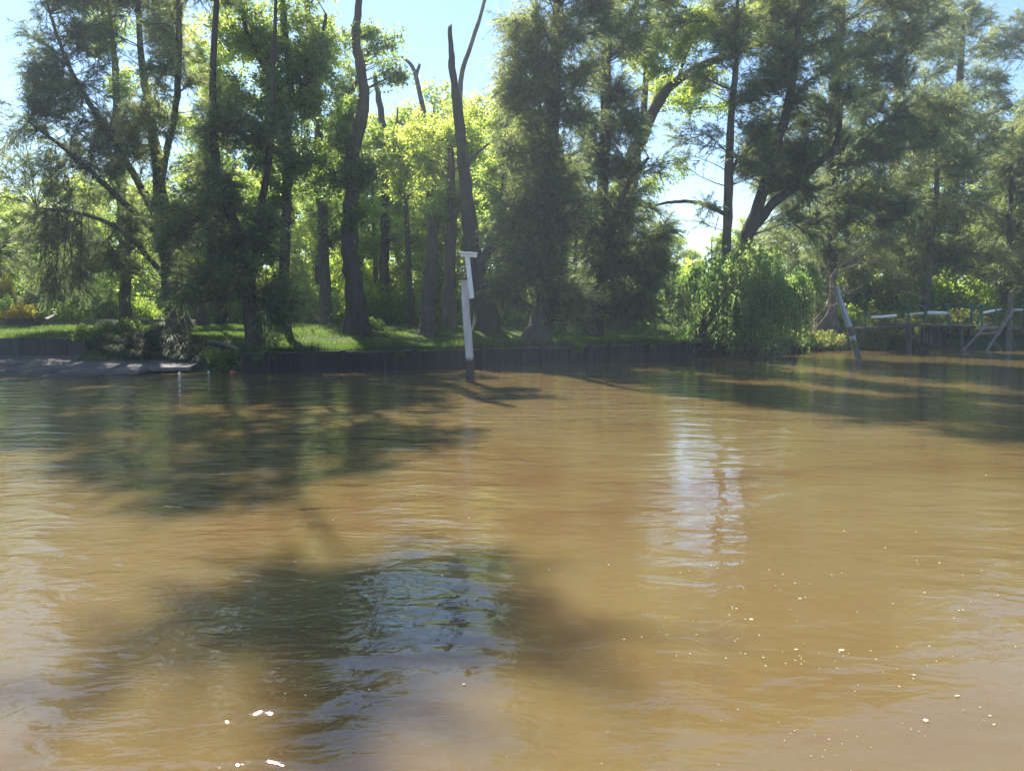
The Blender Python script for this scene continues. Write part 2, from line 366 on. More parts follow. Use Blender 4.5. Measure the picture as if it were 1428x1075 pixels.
# ------------------------------------------------------------------ tree builder
def bez(P0, P1, P2, t):
    t = t[..., None]; return (1-t)**2*P0 + 2*t*(1-t)*P1 + t*t*P2
def foliage(kind, tips, att, tone_c, dens=1.0, size=1.0, limb_r=0.03):
    """limbs from att to tips with twigs and leaves; returns wood (v,f), leaves (v,f), tone"""
    B = len(tips); d = tips-att; L = np.linalg.norm(d, axis=1)
    ctrl = att + d*0.5; ctrl[:, 2] += L*(0.12 if kind == 'leaf' else 0.05)*RS.uniform(-0.5, 1.5, B)
    ctrl += RS.randn(B, 3)*L[:, None]*0.07
    tt = np.linspace(0, 1, 5)[None, :]*np.ones((B, 1))
    paths = bez(att[:, None], ctrl[:, None], tips[:, None], tt)
    r0 = np.clip(limb_r*(0.4+0.25*L), 0.015, 0.11)
    wood = tubes(paths, r0[:, None]*np.array([1, .8, .6, .42, .2])[None], 4)
    K = int(15*dens) if kind == 'needle' else int(16*dens)
    n = B*K
    u = RS.rand(B, K)**0.7*0.72+0.28
    u = 1-(1-u)*np.clip(2.2/np.maximum(L, 0.1), 0, 1)[:, None]          # twigs sit on the outer two metres
    S = bez(att[:, None], ctrl[:, None], tips[:, None], u).reshape(-1, 3)
    bd = np.repeat(unit(d), K, 0)
    if kind == 'needle':
        td = unit(bd*0.75 + RS.randn(n, 3)*0.5 + np.array([0, 0, 0.12]))
        tl = RS.uniform(0.5, 1.15, n)*size
        T = S + td*tl[:, None]; Cc = S + td*tl[:, None]*0.55; Cc[:, 2] += 0.10*tl; T[:, 2] -= 0.22*tl
        tw = tubes(bez(S[:, None], Cc[:, None], T[:, None], np.linspace(0, .8, 2)[None]*np.ones((n, 1))), np.full((n, 2), 0.006)*np.array([1.3, .5]), 3)
        Mn = 22; k = n*Mn
        un = RS.rand(n, Mn)*0.9+0.1
        p = bez(S[:, None], Cc[:, None], T[:, None], un).reshape(-1, 3)
        nd = unit(np.repeat(td, Mn, 0)*0.65 + RS.randn(k, 3)*0.42 + np.array([0, 0, -0.42]))
        nl = RS.uniform(0.16, 0.34, k)*size; wd = RS.uniform(0.02, 0.033, k)*size
        side = unit(np.cross(nd, RS.randn(k, 3)))*wd[:, None]/2
        v = np.stack([p-side, p+side, p+nd*nl[:, None]], 1).reshape(-1, 3); f = np.arange(3*k).reshape(-1, 3)
        tone = np.repeat(tone_c, K*Mn) + np.repeat(RS.randn(n)*0.2, Mn) + RS.randn(k)*0.1
        return [wood, tw], (v, f), np.repeat(np.clip(tone, 0, 1), 3)
    td = unit(bd*0.5 + RS.randn(n, 3)*0.65 + np.array([0, 0, -0.05]))
    tl = RS.uniform(0.25, 0.75, n)*size
    T = S+td*tl[:, None]; T[:, 2] -= 0.15*tl; Cc = S+td*tl[:, None]*0.5
    Mn = 10; k = n*Mn
    un = RS.rand(n, Mn)*0.95+0.05
    p = bez(S[:, None], Cc[:, None], T[:, None], un).reshape(-1, 3) + RS.randn(k, 3)*0.05*size
    nd = unit(RS.randn(k, 3)*0.7 + np.repeat(td, Mn, 0)*0.5 + np.array([0, 0, -0.3]))
    nl = RS.uniform(0.09, 0.17, k)*size; wd = nl*0.58
    side = unit(np.cross(nd, RS.randn(k, 3)+np.array([0, 0, 1.5])))*wd[:, None]/2
    mid = p + nd*nl[:, None]*0.45
    v = np.stack([p, mid-side, p+nd*nl[:, None], mid+side], 1).reshape(-1, 3); f = np.arange(4*k).reshape(-1, 4)
    tone = np.repeat(tone_c, K*Mn) + np.repeat(RS.randn(n)*0.15, Mn) + RS.randn(k)*0.1
    return [wood], (v, f), np.repeat(np.clip(tone, 0, 1), 4)

def stem(path, radii, sides=10, n=22, broken=False, flare=True, rough=0.10):
    P = resample(path, n); R = np.interp(np.linspace(0, 1, n), np.linspace(0, 1, len(radii)), radii)
    P = P + RS.randn(n, 3)*R[:, None]*0.10
    if flare: R = R*(1+0.28*np.exp(-np.arange(n)*1.0)); P[0, 2] -= 0.35
    v, f = tubes(P[None], R[None], sides, rough=rough)
    if broken:      # splintered end: ring of uneven spikes
        top = v[-sides:]; top[:, 2] += RS.uniform(-0.1, 0.9, sides)*R[-1]*3.0
        c = P[-1]-np.array([0, 0, R[-1]]); v = np.vstack([v, c]); 
        cap = np.array([[len(v)-1-sides+i, len(v)-1-sides+(i+1) % sides, len(v)-1, len(v)-1] for i in range(sides)])
        f = np.vstack([f, cap[:, [0, 1, 2, 2]]]) if False else f
        return v, f, P, R, cap[:, :3]
    return v, f, P, R, None

TREE = [0]; SEEDS = {}
def make_tree(name, label, cat, base, stems, blobs, kind='needle', fmat='needle', bark='bark', group=None, dens=1.0, size=1.0,
              rise=0.55, extra=None, tone=0.5, limb_r=0.03, dead_twigs=0):
    """stems: list of (world path, radii, broken); blobs: list of (centre, (rx,ry,rz), count, tone or None)"""
    TREE[0] += 1; RS.seed(SEEDS.get(TREE[0], 100+TREE[0]))
    base = np.asarray(base, float)
    root = thing(name, label, cat, tuple(base), group)
    allP, allR = [], []
    for i, (path, radii, broken) in enumerate(stems):
        v, f, P, R, cap = stem(path, radii, sides=12 if broken else 10, n=36 if broken else 24, broken=broken, flare=(i == 0), rough=.2 if broken else .12)
        parts = [(v-base, f, 0)]
        if cap is not None: parts.append((v-base, cap, 0))
        nm = 'trunk' if i == 0 else 'limb'
        link(nm, mesh(nm, parts, [M[bark]], smooth=True), root)
        allP.append(P); allR.append(R)
    TP = np.concatenate(allP); TR = np.concatenate(allR)
    wood, lv, lf, lt = [], [], [], []; off = 0
    tips, tc = [], []
    for c, r, n, tn in blobs:
        g = max(3, n//4); qc = unit(RS.randn(g, 3))*(RS.rand(g, 1)**0.45)*.92
        q = qc[RS.randint(g, size=n)] + unit(RS.randn(n, 3))*(RS.rand(n, 1)**.5)*(.55 if n > 12 else .35)
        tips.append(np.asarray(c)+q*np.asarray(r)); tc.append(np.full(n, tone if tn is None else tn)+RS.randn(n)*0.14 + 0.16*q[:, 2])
    if tips:
        tips = np.concatenate(tips); tc = np.concatenate(tc)
        # attach each limb to the stem point that lies below it at a natural rise
        hd = np.linalg.norm(tips[:, None, :2]-TP[None, :, :2], axis=2)
        dz = tips[:, None, 2]-TP[None, :, 2]
        cost = np.abs(dz-rise*hd) + 0.55*hd + (TP[None, :, 2] < base[2]+1.2)*2.0
        att = TP[np.argmin(cost, 1)]
        # long limbs branch off each other instead of all starting at the stem
        L = np.linalg.norm(tips-att, axis=1); order = np.argsort(L)
        for j in order:
            if L[j] > 1.6:
                c2 = np.where((L < L[j]-0.5))[0]
                if len(c2):
                    mpt = att[c2]*0.35+tips[c2]*0.65
                    dd = np.linalg.norm(mpt-tips[j], axis=1) + np.maximum(0, (mpt[:, 2]-tips[j, 2]))*0.8
                    b = np.argmin(dd)
                    if dd[b] < L[j]*0.62: att[j] = mpt[b]
        ws, lv_, tn = foliage(kind, tips, att, tc, dens, size, limb_r)
        parts = []
        for v, f in ws: parts.append((v-base, f, 0))
        o = link('branches', mesh('branches', parts, [M[bark]]), root, kind='stuff')
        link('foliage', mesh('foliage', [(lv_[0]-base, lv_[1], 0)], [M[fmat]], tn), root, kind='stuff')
    return root

def pxstem(pts, D, ws, broken=False, dD=None):
    """pts in photo pixels, widths ws in pixels"""
    dD = dD or [0]*len(pts)
    P = np.array([W(x, y, D+k) for (x, y), k in zip(pts, dD)])
    R = np.array(ws, float)*D/F/2
    return (P, R, broken)
def pxblob(cx, cy, rx, ry, D, n, tone=None, k=0.85):
    return (W(cx, cy, D), (rx*D/F, max(rx, ry*0.7)*D/F*k, ry*D/F), n, tone)
def pxtree(name, label, cat, basepx, stems, blobs, bdepth=None, **kw):
    b = at(*basepx) if bdepth is None else np.array([*W(basepx[0], basepx[1], bdepth)[:2], 0])
    b[2] = ground_z(b[0], b[1]); D = b[1]
    st = []
    for s in stems:
        pts, ws = s[0], s[1]; br = s[2] if len(s) > 2 else False; dD = s[3] if len(s) > 3 else None
        q = pxstem(pts, D, ws, br, dD)
        if s is stems[0]: q[0][0] = b
        st.append(q)
    bl = [pxblob(x, y, rx, ry, D+dd, n, tn) for (x, y, rx, ry, dd, n, tn) in blobs]
    return make_tree(name, label, cat, b, st, bl, **kw)

# ------------------------------------------------------------------ plank wall along the lawn
WX = [-9.45, -8.7, -6.25, -4.8, -3.7, -1.2, 1.25, 3.35, 4.35, 6.3, 8.2, 10.0, 12.2, 15.1]
wall = thing('retaining_wall', 'long dark plank retaining wall between the lawn and the brown water', 'retaining wall', (-9.45, float(shore(-9.45)), 0))
pile_me = None
plank_me = [mesh('plank', [(*chamfer_box(0.262, 0.05, hgt, 0.008), 0)], [M['plank']]) for hgt in (1.28, 1.3, 1.25, 1.29)]
pile_me = mesh('pile', [(*chamfer_box(0.2, 0.16, 1.5, 0.03), 0)], [M['plank']])
wb = np.array(wall.location)
for i in range(len(WX)):
    x = WX[i]; y = float(shore(x)); 
    x2 = WX[min(i+1, len(WX)-1)]
    sl = math.atan2(float(shore(x+0.3)-shore(x-0.3)), 0.6)
    link('pile', pile_me, wall, (x-wb[0], y-0.13-wb[1], -0.72+RS.uniform(-0.03, 0.03)), (RS.uniform(-.02, .02), RS.uniform(-.015, .015), sl), (1.3 if i in (2, 7) else RS.uniform(0.8, 1.05), 1, 1))
    if i == len(WX)-1: break
    L = math.hypot(x2-x, float(shore(x2))-y); n = max(2, int(round(L/0.275))); y2 = float(shore(x2))
    a = math.atan2(y2-y, x2-x)
    for j in range(n):
        t = (j+0.5)/n
        px_ = x+(x2-x)*t; py_ = float(shore(px_))
        a2 = math.atan2(float(shore(px_+0.1)-shore(px_-0.1)), 0.2)
        link('plank', plank_me[RS.randint(4)], wall, (px_-wb[0], py_-0.02-wb[1]+RS.uniform(-0.012, 0.012), -0.6+RS.uniform(-0.012, 0.012)),
             (RS.uniform(-.012, .012), RS.uniform(-.006, .006), a2), (L/n/0.262*0.975, 1, 1))
    # capping timber, one length per bay, sagging a little
    c = ((x+x2)/2-wb[0], (y+y2)/2-0.06-wb[1], 0.695+RS.uniform(-0.015, 0.015))
    v, f = chamfer_box(L-0.02, 0.2, 0.065, 0.012)
    link('capping_beam', mesh('capping_beam', [(v, f, 0)], [M['cap']]), wall, c, (RS.uniform(-.03, .03), RS.uniform(-.006, .006), a))
# ------------------------------------------------------------------ left: ramp, terrace wall, upper wall, coping
def ramp_z(y): return (y-26.15)*0.128
ramp_ob = thing('boat_ramp', 'sloping grey concrete slab ramp running into the water at the left bank', 'ramp', (-18, 28, 0))
rb = np.array([-18, 28, 0.])
rows = [(-1.3, 26.4), (26.4, 27.35), (27.35, 28.3), (28.3, 29.2), (29.2, 30.0)]
for ri, (ya, yb) in enumerate([(24.6, 26.35), (26.38, 27.3), (27.34, 28.25), (28.29, 29.15), (29.19, 30.3)]):
    x = -46 + RS.rand()*2
    while x < -10.9:
        L = RS.uniform(2.2, 3.4); xe = min(x+L-0.03, [-14.2, -12.9, -11.6, -10.9, -10.4][ri])
        if xe-x < .3: break
        sk = 0.11
        def yy(xx, y0): return y0 + sk*(xx+16) if y0 < 30 and y0 > 25 else y0
        c = []
        lift = RS.uniform(-0.018, 0.018); 
        lim = 29.96
        for (cx, cy) in ((x, ya), (xe, ya), (xe, yb), (x, yb)):
            Y = min(yy(cx, cy), lim); Y = max(Y, 24.4)
            c.append((cx, Y, ramp_z(Y)+lift))
        if c[3][1]-c[0][1] > 0.05 or c[2][1]-c[1][1] > 0.05:
            xr = min(xe, -10.4)
            v = np.array(c + [(a, b, z-0.12) for a, b, z in c])
            inner = [(a+(0.02 if k in (0, 3) else -0.02), b+(0.02 if k < 2 else -0.02), z+0.012) for k, (a, b, z) in enumerate(c)]
            v = np.vstack([v, inner])-rb
            f = [(0, 1, 5, 4), (1, 2, 6, 5), (2, 3, 7, 6), (3, 0, 4, 7), (4, 5, 6, 7), (8, 9, 10, 11), (0, 1, 9, 8), (1, 2, 10, 9), (2, 3, 11, 10), (3, 0, 8, 11)]
            link('slab', mesh('slab', [(v, np.array(f), 0)], [M['conc']]), ramp_ob)
        x += L
def panel_wall(name, label, x0, x1, yf, z0, z1, step, m, cap=True, th=0.14):
    t = thing(name, label, 'retaining wall', (x0, yf(x0), z0)); b = np.array([x0, yf(x0), z0])
    x = x0
    while x < x1-0.05:
        e = min(x+step*RS.uniform(.9, 1.1), x1); y = yf((x+e)/2); a = math.atan2(yf(e)-yf(x), e-x)
        v, f = chamfer_box(e-x-0.02, th, z1-z0, 0.012)
        link('panel', mesh('panel', [(v, f, 0)], [m]), t, ((x+e)/2-b[0], y-b[1]+RS.uniform(-.012, .012), RS.uniform(-.01, .01)), (0, 0, a))
        x = e
    return t
panel_wall('terrace_wall', 'low dark wall behind the ramp under the left grass terrace', -42, -16.6, lambda x: 30.08, 0.25, 1.17, 0.9, M['wallconc'])
panel_wall('upper_wall', 'second low dark wall at the back of the left terrace below the yellow shrub', -46, -24.2, lambda x: 40.2, 1.25, 1.86, 1.1, M['wallconc'])
pl = tag(link('loose_plank', mesh('loose_plank', [(*box((0, 0, 0), (0.16, 0.9, 0.75)), 0)], [M['palewood']]), None, (-24.0, 40.0, 1.62), (0.25, 0.25, 0.1)), 'pale board end standing at the right end of the upper left wall', 'board')
cA = at(335, 489); cB = at(272, 474)
cp_t = thing('coping', 'pale weathered timber coping sloping up the bank beside the strappy plants', 'coping', tuple(cA))
dv = cB-cA; La = float(np.linalg.norm(dv[:2])); az = math.atan2(dv[1], dv[0])
for k in range(3):
    t0 = k/3+0.01; t1 = (k+1)/3-0.01; mid = cA+dv*(t0+t1)/2
    v, f = chamfer_box(La*(t1-t0), 0.26, 0.09, 0.015)
    link('timber', mesh('timber', [(v, f, 0)], [M['palewood'] if k == 1 else M['conc']]), cp_t, tuple(mid-cA+np.array([0, 0, 0.02+ (0.03 if k == 1 else 0)])), (0, -math.atan2(dv[2], La), az))

# ------------------------------------------------------------------ mooring post with its T head
D = 24.1
P0 = W(656, 533, D); P1 = W(648, 391, D)
post = thing('mooring_post', 'tall weathered square post standing in the water before the lawn wall, leaning slightly left', 'post', (P0[0], D, 0))
b = np.array([P0[0], D, 0.])
n = 9; ts = np.linspace(-0.35, 1, n)
path = (P0[None]*(1-ts[:, None]) + P1[None]*ts[:, None]); path[:, 0] += 0.012*np.sin(ts*6)
v, f = tubes(path[None], (np.interp(ts, [0, 1], [0.185, 0.15])*(1+0.03*RS.randn(n)))[None], 4, rough=0.04)
R45 = np.array([[math.cos(.78), -math.sin(.78), 0], [math.sin(.78), math.cos(.78), 0], [0, 0, 1]])
c = path.mean(0)
ring = v.reshape(n, 4, 3); ctr = path[:, None, :]; ring = ctr + (ring-ctr) @ R45.T; v = ring.reshape(-1, 3)
cap = np.array([[4*n-4, 4*n-3, 4*n-2, 4*n-1]])
link('shaft', mesh('shaft', [(v-b, f, 0), (v-b, cap, 0)], [M['post']]), post)
T0 = W(658, 416, D-0.17); T1 = W(651.5, 357, D-0.17)
dv = T1-T0; v, f = chamfer_box(0.145, 0.05, float(np.linalg.norm(dv)), 0.006)
link('upright_board', mesh('upright_board', [(v, f, 0)], [M['white']]), post, tuple(T0-b), (0, math.atan2(dv[0], dv[2]), 0))
cc = W(653.5, 358.5, D-0.16); v, f = chamfer_box(0.5, 0.14, 0.1, 0.006)
link('cross_board', mesh('cross_board', [(v, f, 0)], [M['white']]), post, tuple(cc-b+np.array([0, 0, 0])), (0, math.radians(3), math.radians(-8)))
cc = W(653, 353.5, D-0.16)
v, f = chamfer_box(0.54, 0.34, 0.04, 0.006)
link('top_board', mesh('top_board', [(v, f, 0)], [M['white']]), post, tuple(cc-b), (math.radians(5), math.radians(4), math.radians(-8)))
for bx, by in ((655, 402), (656.5, 412)):
    v, f = tubes(np.array([[W(bx, by, D-0.2), W(bx, by, D-0.23)]]), np.full((1, 2), 0.014), 6)
    link('bolt', mesh('bolt', [(v-b, f, 0)], [M['jetty']]), post)

# leaning pole at the right
Q = [W(1198, 500, 36.3), W(1186, 460, 36.3), W(1168, 405, 36.3)]
Q.insert(0, Q[0]+(Q[0]-Q[1])*0.5)
b = np.array([Q[1][0], 36.3, 0.])
v, f, P, R, cap = stem(np.array(Q), np.array([.155, .15, .135, .09]), 12, 14, broken=True, flare=False, rough=0.02)
lp = thing('leaning_pole', 'pale blue grey pole leaning left out of the water beside the jetty', 'pole', tuple(b))
link('shaft', mesh('shaft', [(v-b, f, 0), (v-b, cap, 0)], [M['pole']], smooth=False), lp)
v, f = tubes(np.array([[P[9]+[-.2, -.1, 0.02], P[9]+[.2, -.1, -.02]]]), np.full((1, 2), 0.02), 6)
ringp = P[8:10]; v, f = tubes(ringp[None], np.full((1, 2), float(R[8])*1.08), 12)
link('band', mesh('band', [(v-b, f, 0)], [M['jetty']]), lp)

# ------------------------------------------------------------------ jetty
JD = 45.2
def jp(x, y, d=0.0): return W(x, y, JD+d)
jb = jp(1205, 456); jb = np.array([jb[0], JD, 0.])
jet = thing('jetty', 'old timber jetty with green railing over the water at the right bank', 'jetty', tuple(jb))
def bar(name, A, B, w_, m, t=None, par=jet, origin=jb, sides=4, label=None):
    A = np.asarray(A, float); B = np.asarray(B, float)
    w_ = w_*0.74
    v, f = tubes(np.array([[A, A*.5+B*.5+RS.randn(3)*0.012, B]]), np.full((1, 3), w_*0.707 if sides == 4 else w_/2), sides, rough=0.05)
    e = np.array([[0, 1, 2, 3], [len(v)-4, len(v)-3, len(v)-2, len(v)-1]]) if sides == 4 else np.array([list(range(sides)), list(range(len(v)-sides, len(v)))])
    return link(name, mesh(name, [(v-origin, f, 0), (v-origin, e, 0)], [m]), par, label=label)
# deck planks across, on two stringers, following the photographed sag
dk = [(1195, 459), (1230, 456), (1270, 452.5), (1320, 453.5), (1370, 455), (1410, 457), (1470, 458), (1560, 459)]
dxp = [p[0] for p in dk]; dyp = [p[1] for p in dk]
deck_me = mesh('deck_plank', [(*chamfer_box(0.2, 1.35, 0.045, 0.006), 0)], [M['jetty']])
deck_me2 = mesh('deck_plank', [(*chamfer_box(0.2, 1.35, 0.045, 0.006), 0)], [M['palewood']])
x = 1195
while x < 1560:
    p = jp(x, np.interp(x, dxp, dyp), 0)
    link('deck_plank', deck_me if RS.rand() > 0.3 else deck_me2, jet, (p[0]-jb[0], 0.6+RS.uniform(-.05, .05), p[2]+RS.uniform(-.012, .012)), (RS.uniform(-.01, .01), RS.uniform(-.03, .03), RS.uniform(-.02, .02)))
    x += 0.225*F/JD
for i in range(len(dk)-1):
    for dd in (0.05, 1.15):
        A = jp(dk[i][0], dk[i][1], dd)-[0, 0, .08]; B = jp(dk[i+1][0], dk[i+1][1], dd)-[0, 0, .08]
        bar('stringer', A, B, 0.13, M['jetty'])
for (x0, y0, x1, y1, w_, dd) in [(1266, 450, 1268, 490, .34, 0), (1273, 455, 1274, 488, .16, 1.2), (1341, 455, 1341, 492, .17, 0), (1351, 456, 1350, 490, .15, 1.2),
                                 (1358, 470, 1358, 494, .16, 0.2), (1409, 410, 1408, 495, .3, -0.25), (1401, 456, 1402, 492, .2, .4), (1412, 458, 1413, 492, .15, 1.1), (1450, 440, 1450, 494, .2, 0), (1500, 440, 1500, 494, .2, 0), (1545, 440, 1545, 494, .2, 0.9)]:
    A = jp(x0, y0, dd); B = jp(x1, y1, dd); bar('post', B-[0, 0, .3], A, w_, M['palewood'] if w_ == .3 and x0 > 1300 else M['jetty'])
for (x0, y0, x1, y1, w_, dd, pm) in [(1272, 458, 1285, 487, .13, -.1, 'jetty'), (1378, 450, 1342, 490, .17, -.5, 'palewood'), (1414, 432, 1374, 492, .18, -.55, 'palewood'),
                                     (1376, 462, 1396, 490, .16, -.4, 'jetty'), (1310, 455, 1330, 468, .1, .3, 'jetty'), (1362, 457, 1398, 457, .12, -.5, 'palewood'), (1364, 466, 1394, 463, .1, -.5, 'palewood'), (1346, 488, 1358, 487, .1, -.4, 'jetty'), (1404, 441, 1385, 472, .12, -.5, 'palewood')]:
    bar('brace', jp(x0, y0, dd), jp(x1, y1, dd), w_, M[pm])
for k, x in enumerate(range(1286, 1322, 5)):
    bar('deck_shade_board', jp(x, 457, .9), jp(x+RS.uniform(-.6, .6), 484+RS.uniform(-2, 1), .9), 0.16, M['wallconc'])  # dark boards stand in for the shade under the deck
rail = [(1207, 433), (1267, 427), (1290, 427), (1322, 425), (1355, 426), (1370, 428), (1389, 430), (1409, 430), (1428, 429), (1470, 429), (1560, 429)]
for i, (x, y) in enumerate(rail):
    yb = np.interp(x, dxp, dyp)
    bar('rail_post', jp(x, yb, .05), jp(x, y, .05), 0.11 if i != 2 else 0.09, M['green'])
    if 0 < i < len(rail)-1:
        bar('handrail', jp(x, y, .05), jp(*rail[i+1], .05), 0.07, M['green'])
bar('handrail', jp(1199, 432, .05), jp(1212, 433, .05), 0.08, M['green'])
for a, b_ in (((1289, 432), (1289, 450)), ((1358, 428), (1352, 452)), ((1370, 430), (1362, 452)), ((1323, 440), (1325, 453))):
    bar('rail_post', jp(*b_, .12), jp(*a, .12), 0.12, M['green'])
def pipe(name, pts, r, m, label, cat):
    P = np.array([jp(x, y, .25) for x, y in pts]); b = P[0].copy()
    P = resample(P, 14); v, f = tubes(P[None], np.full((1, 14), r), 8)
    e = np.array([list(range(8)), list(range(len(v)-8, len(v)))])
    return tag(link(name, mesh(name, [(v-b, f, 0), (v-b, e, 0)], [m], smooth=True), None, tuple(b)), label, cat)
bar('lower_rail', jp(1215, 442.5, .1), jp(1250, 440, .1), 0.15, M['white'])
bar('lower_rail', jp(1262, 438.5, .1), jp(1290, 436.5, .1), 0.09, M['white'])
bar('lower_rail', jp(1294, 436, .1), jp(1323, 436.5, .1), 0.2, M['white'])
bar('lower_rail', jp(1372, 436, .1), jp(1396, 430.5, .1), 0.14, M['white'])
bar('lower_rail', jp(1411, 432.5, .1), jp(1460, 431, .1), 0.13, M['white'])
bar('lower_rail', jp(1460, 431, .1), jp(1560, 431, .1), 0.13, M['white'])

# ------------------------------------------------------------------ trees by the water (photo pixels at their real distances)
CAS = 'she-oaks with fine grey-green needles'
pxtree('needle_tree', 'leftmost large feathery dark tree, limbs reaching up and left over the ramp', 'tree', (250, 460),
       [([(250, 460), (240, 400), (228, 330), (222, 250), (210, 160), (195, 60), (190, -120)], [30, 24, 20, 16, 12, 7, 4]),
        ([(226, 320), (190, 250), (140, 170), (95, 90), (70, 20)], [10, 9, 7, 5, 3], False, [0, -.5, -1, -1.5, -2]),
        ([(228, 330), (170, 280), (100, 215), (40, 170)], [10, 8, 6, 3], False, [0, -.6, -1.2, -1.6]),
        ([(240, 400), (180, 330), (120, 300), (50, 290)], [9, 7, 5, 3], False, [0, -.6, -1, -1]),
        ([(222, 260), (245, 150), (250, 40), (246, -60)], [10, 9, 7, 4], False, [0, -.8, -1.3, -1.5])],
       [(60, 120, 50, 80, -1.5, 46, .3), (110, 70, 55, 75, -1, 46, .3), (65, 230, 60, 60, -1.2, 44, .35), (140, 190, 60, 80, 0, 46, .3), (100, 320, 75, 60, -.6, 42, .4),
        (150, 390, 70, 50, -.4, 40, .35), (205, 330, 60, 80, 0, 34, .4), (238, 90, 38, 110, -1.2, 60, .8), (195, 210, 48, 60, -1, 44, .7), (160, -40, 90, 70, 0, 66, .5), (90, -10, 50, 40, -1, 30, .4), (235, -90, 80, 80, 0, 50, .6), (215, -170, 70, 55, 0, 34, .5),  # topmost mass added above the view to shade the left water
        (200, 20, 40, 60, 0, 20, .4)],
       group=CAS, dens=.95, size=1.05)
pxtree('needle_tree', 'dark feathery tree on the lawn corner at the left end of the plank wall', 'tree', (357, 484),
       [([(357, 484), (350, 420), (342, 350), (322, 300), (304, 240), (296, 150), (300, 40), (308, -120), (315, -310)], [26, 20, 17, 14, 12, 10, 8, 6, 3]),
        ([(346, 380), (362, 300), (376, 210), (380, 110), (385, 0)], [12, 10, 9, 7, 4])],
       [(290, 230, 45, 55, -.8, 40, .55), (250, 300, 50, 55, -.8, 30, .6), (310, 330, 55, 50, -.8, 24, .5), (255, 385, 50, 45, -1, 20, .5), (330, 400, 50, 50, -1, 20, .5), (395, 425, 42, 38, -1, 26, .4),
        (365, 340, 40, 50, -.6, 30, .35), (340, 190, 50, 60, 0, 34, .35), (320, -50, 90, 70, 0, 40, .5), (400, -90, 60, 60, 0, 20, .5), (308, -350, 64, 46, 0, 36, .5), (285, -150, 62, 50, 0, 34, .5)],  # high masses above the view shaped to shade near water and block glints
       group=CAS, dens=.9)
pxtree('needle_tree', 'thick-rooted feathery tree standing right of the mooring post', 'tree', (750, 477),
       [([(750, 477), (757, 440), (763, 380), (768, 300), (770, 200), (773, 100), (780, 0), (785, -120), (788, -220)], [42, 30, 27, 24, 21, 18, 15, 11, 5])],
       [(735, 60, 55, 75, -.8, 60, .75), (715, 150, 48, 65, -.6, 50, .7), (780, 110, 60, 80, -.4, 60, .35), (735, 230, 55, 55, -.6, 50, .55), (790, 270, 60, 70, -.4, 60, .35), (725, 320, 45, 45, -.8, 36, .6),
        (765, 370, 55, 55, -.8, 54, .3), (700, 385, 32, 50, 0, 24, .7), (800, 430, 40, 30, -1, 26, .3), (770, -60, 85, 80, 0, 66, .5), (785, -170, 65, 80, 0, 44, .5), (830, 30, 50, 50, 0, 26, .4)],
       group=CAS, dens=1.0, bark='bark')
pxtree('needle_tree', 'broad dark feathery tree left of the weeping willow, low boughs over the lawn', 'tree', (826, 469),
       [([(826, 469), (832, 400), (838, 320), (842, 220), (845, 120), (848, 0), (850, -120), (850, -220)], [28, 22, 19, 17, 15, 12, 9, 4]),
        ([(834, 380), (860, 300), (880, 250), (905, 220)], [9, 8, 6, 4], False, [0, -.5, -1, -1])],
       [(860, 60, 55, 80, -.6, 48, .45), (835, 170, 50, 70, -.6, 50, .35), (880, 160, 50, 50, -.6, 34, .3), (885, 230, 42, 36, -1, 24, .3), (875, 310, 65, 60, -.8, 66, .35), (850, 390, 70, 55, -.8, 64, .3), (915, 380, 38, 60, -.8, 44, .25),
        (900, 435, 45, 28, -1, 34, .25), (815, 290, 40, 60, -.5, 30, .5), (850, -70, 80, 80, 0, 56, .45), (850, -180, 60, 80, 0, 40, .5), (930, -40, 50, 50, 0, 18, .4)],
       group=CAS, dens=1.0)
pxtree('needle_tree', 'slender sparse feathery tree rising above the weeping willow against the sky', 'tree', (1006, 475),
       [([(1006, 475), (1010, 400), (1013, 330), (1016, 250), (1020, 160), (1026, 80), (1030, -40)], [17, 14, 12, 12, 9, 7, 4]),
        ([(1014, 300), (975, 283), (935, 282), (900, 290)], [6, 5, 4, 2]), ([(1016, 240), (1040, 210), (1065, 170)], [6, 5, 3])],
       [(1005, 100, 45, 45, 0, 22, .4), (1040, 150, 48, 45, 0, 26, .5), (975, 215, 40, 45, 0, 14, .4), (1050, 240, 45, 50, 0, 22, .45), (985, 290, 40, 20, 0, 5, .4), (1030, -20, 70, 60, 0, 34, .5), (1020, 40, 40, 30, 0, 16, .5), (950, 20, 40, 40, 0, 14, .4)],
       group=CAS, dens=.8)
pxtree('needle_tree', 'dark feathery tree whose two bare limbs fork low and lean right above the willow', 'tree', (1030, 474),
       [([(1030, 474), (1034, 420), (1040, 335), (1058, 285), (1076, 225), (1095, 160), (1110, 80), (1115, -20)], [26, 22, 17, 16, 15, 12, 9, 5]),
        ([(1042, 330), (1070, 292), (1105, 262), (1140, 228), (1165, 205), (1172, 160)], [13, 12, 11, 10, 8, 5])],
       [(1110, 90, 55, 70, 0, 50, .5), (1075, 130, 40, 60, 0, 30, .6), (1120, 190, 50, 55, 0, 46, .35), (1165, 130, 55, 60, 0, 44, .35), (1105, 295, 45, 38, 0, 26, .3), (1062, 205, 38, 52, .2, 34, .45), (1102, 235, 38, 48, .2, 30, .4), (1078, 270, 26, 26, .3, 12, .5), (1110, -30, 80, 60, 0, 44, .6), (1120, 10, 60, 50, 0, 30, .6)],
       group=CAS, dens=1.0)
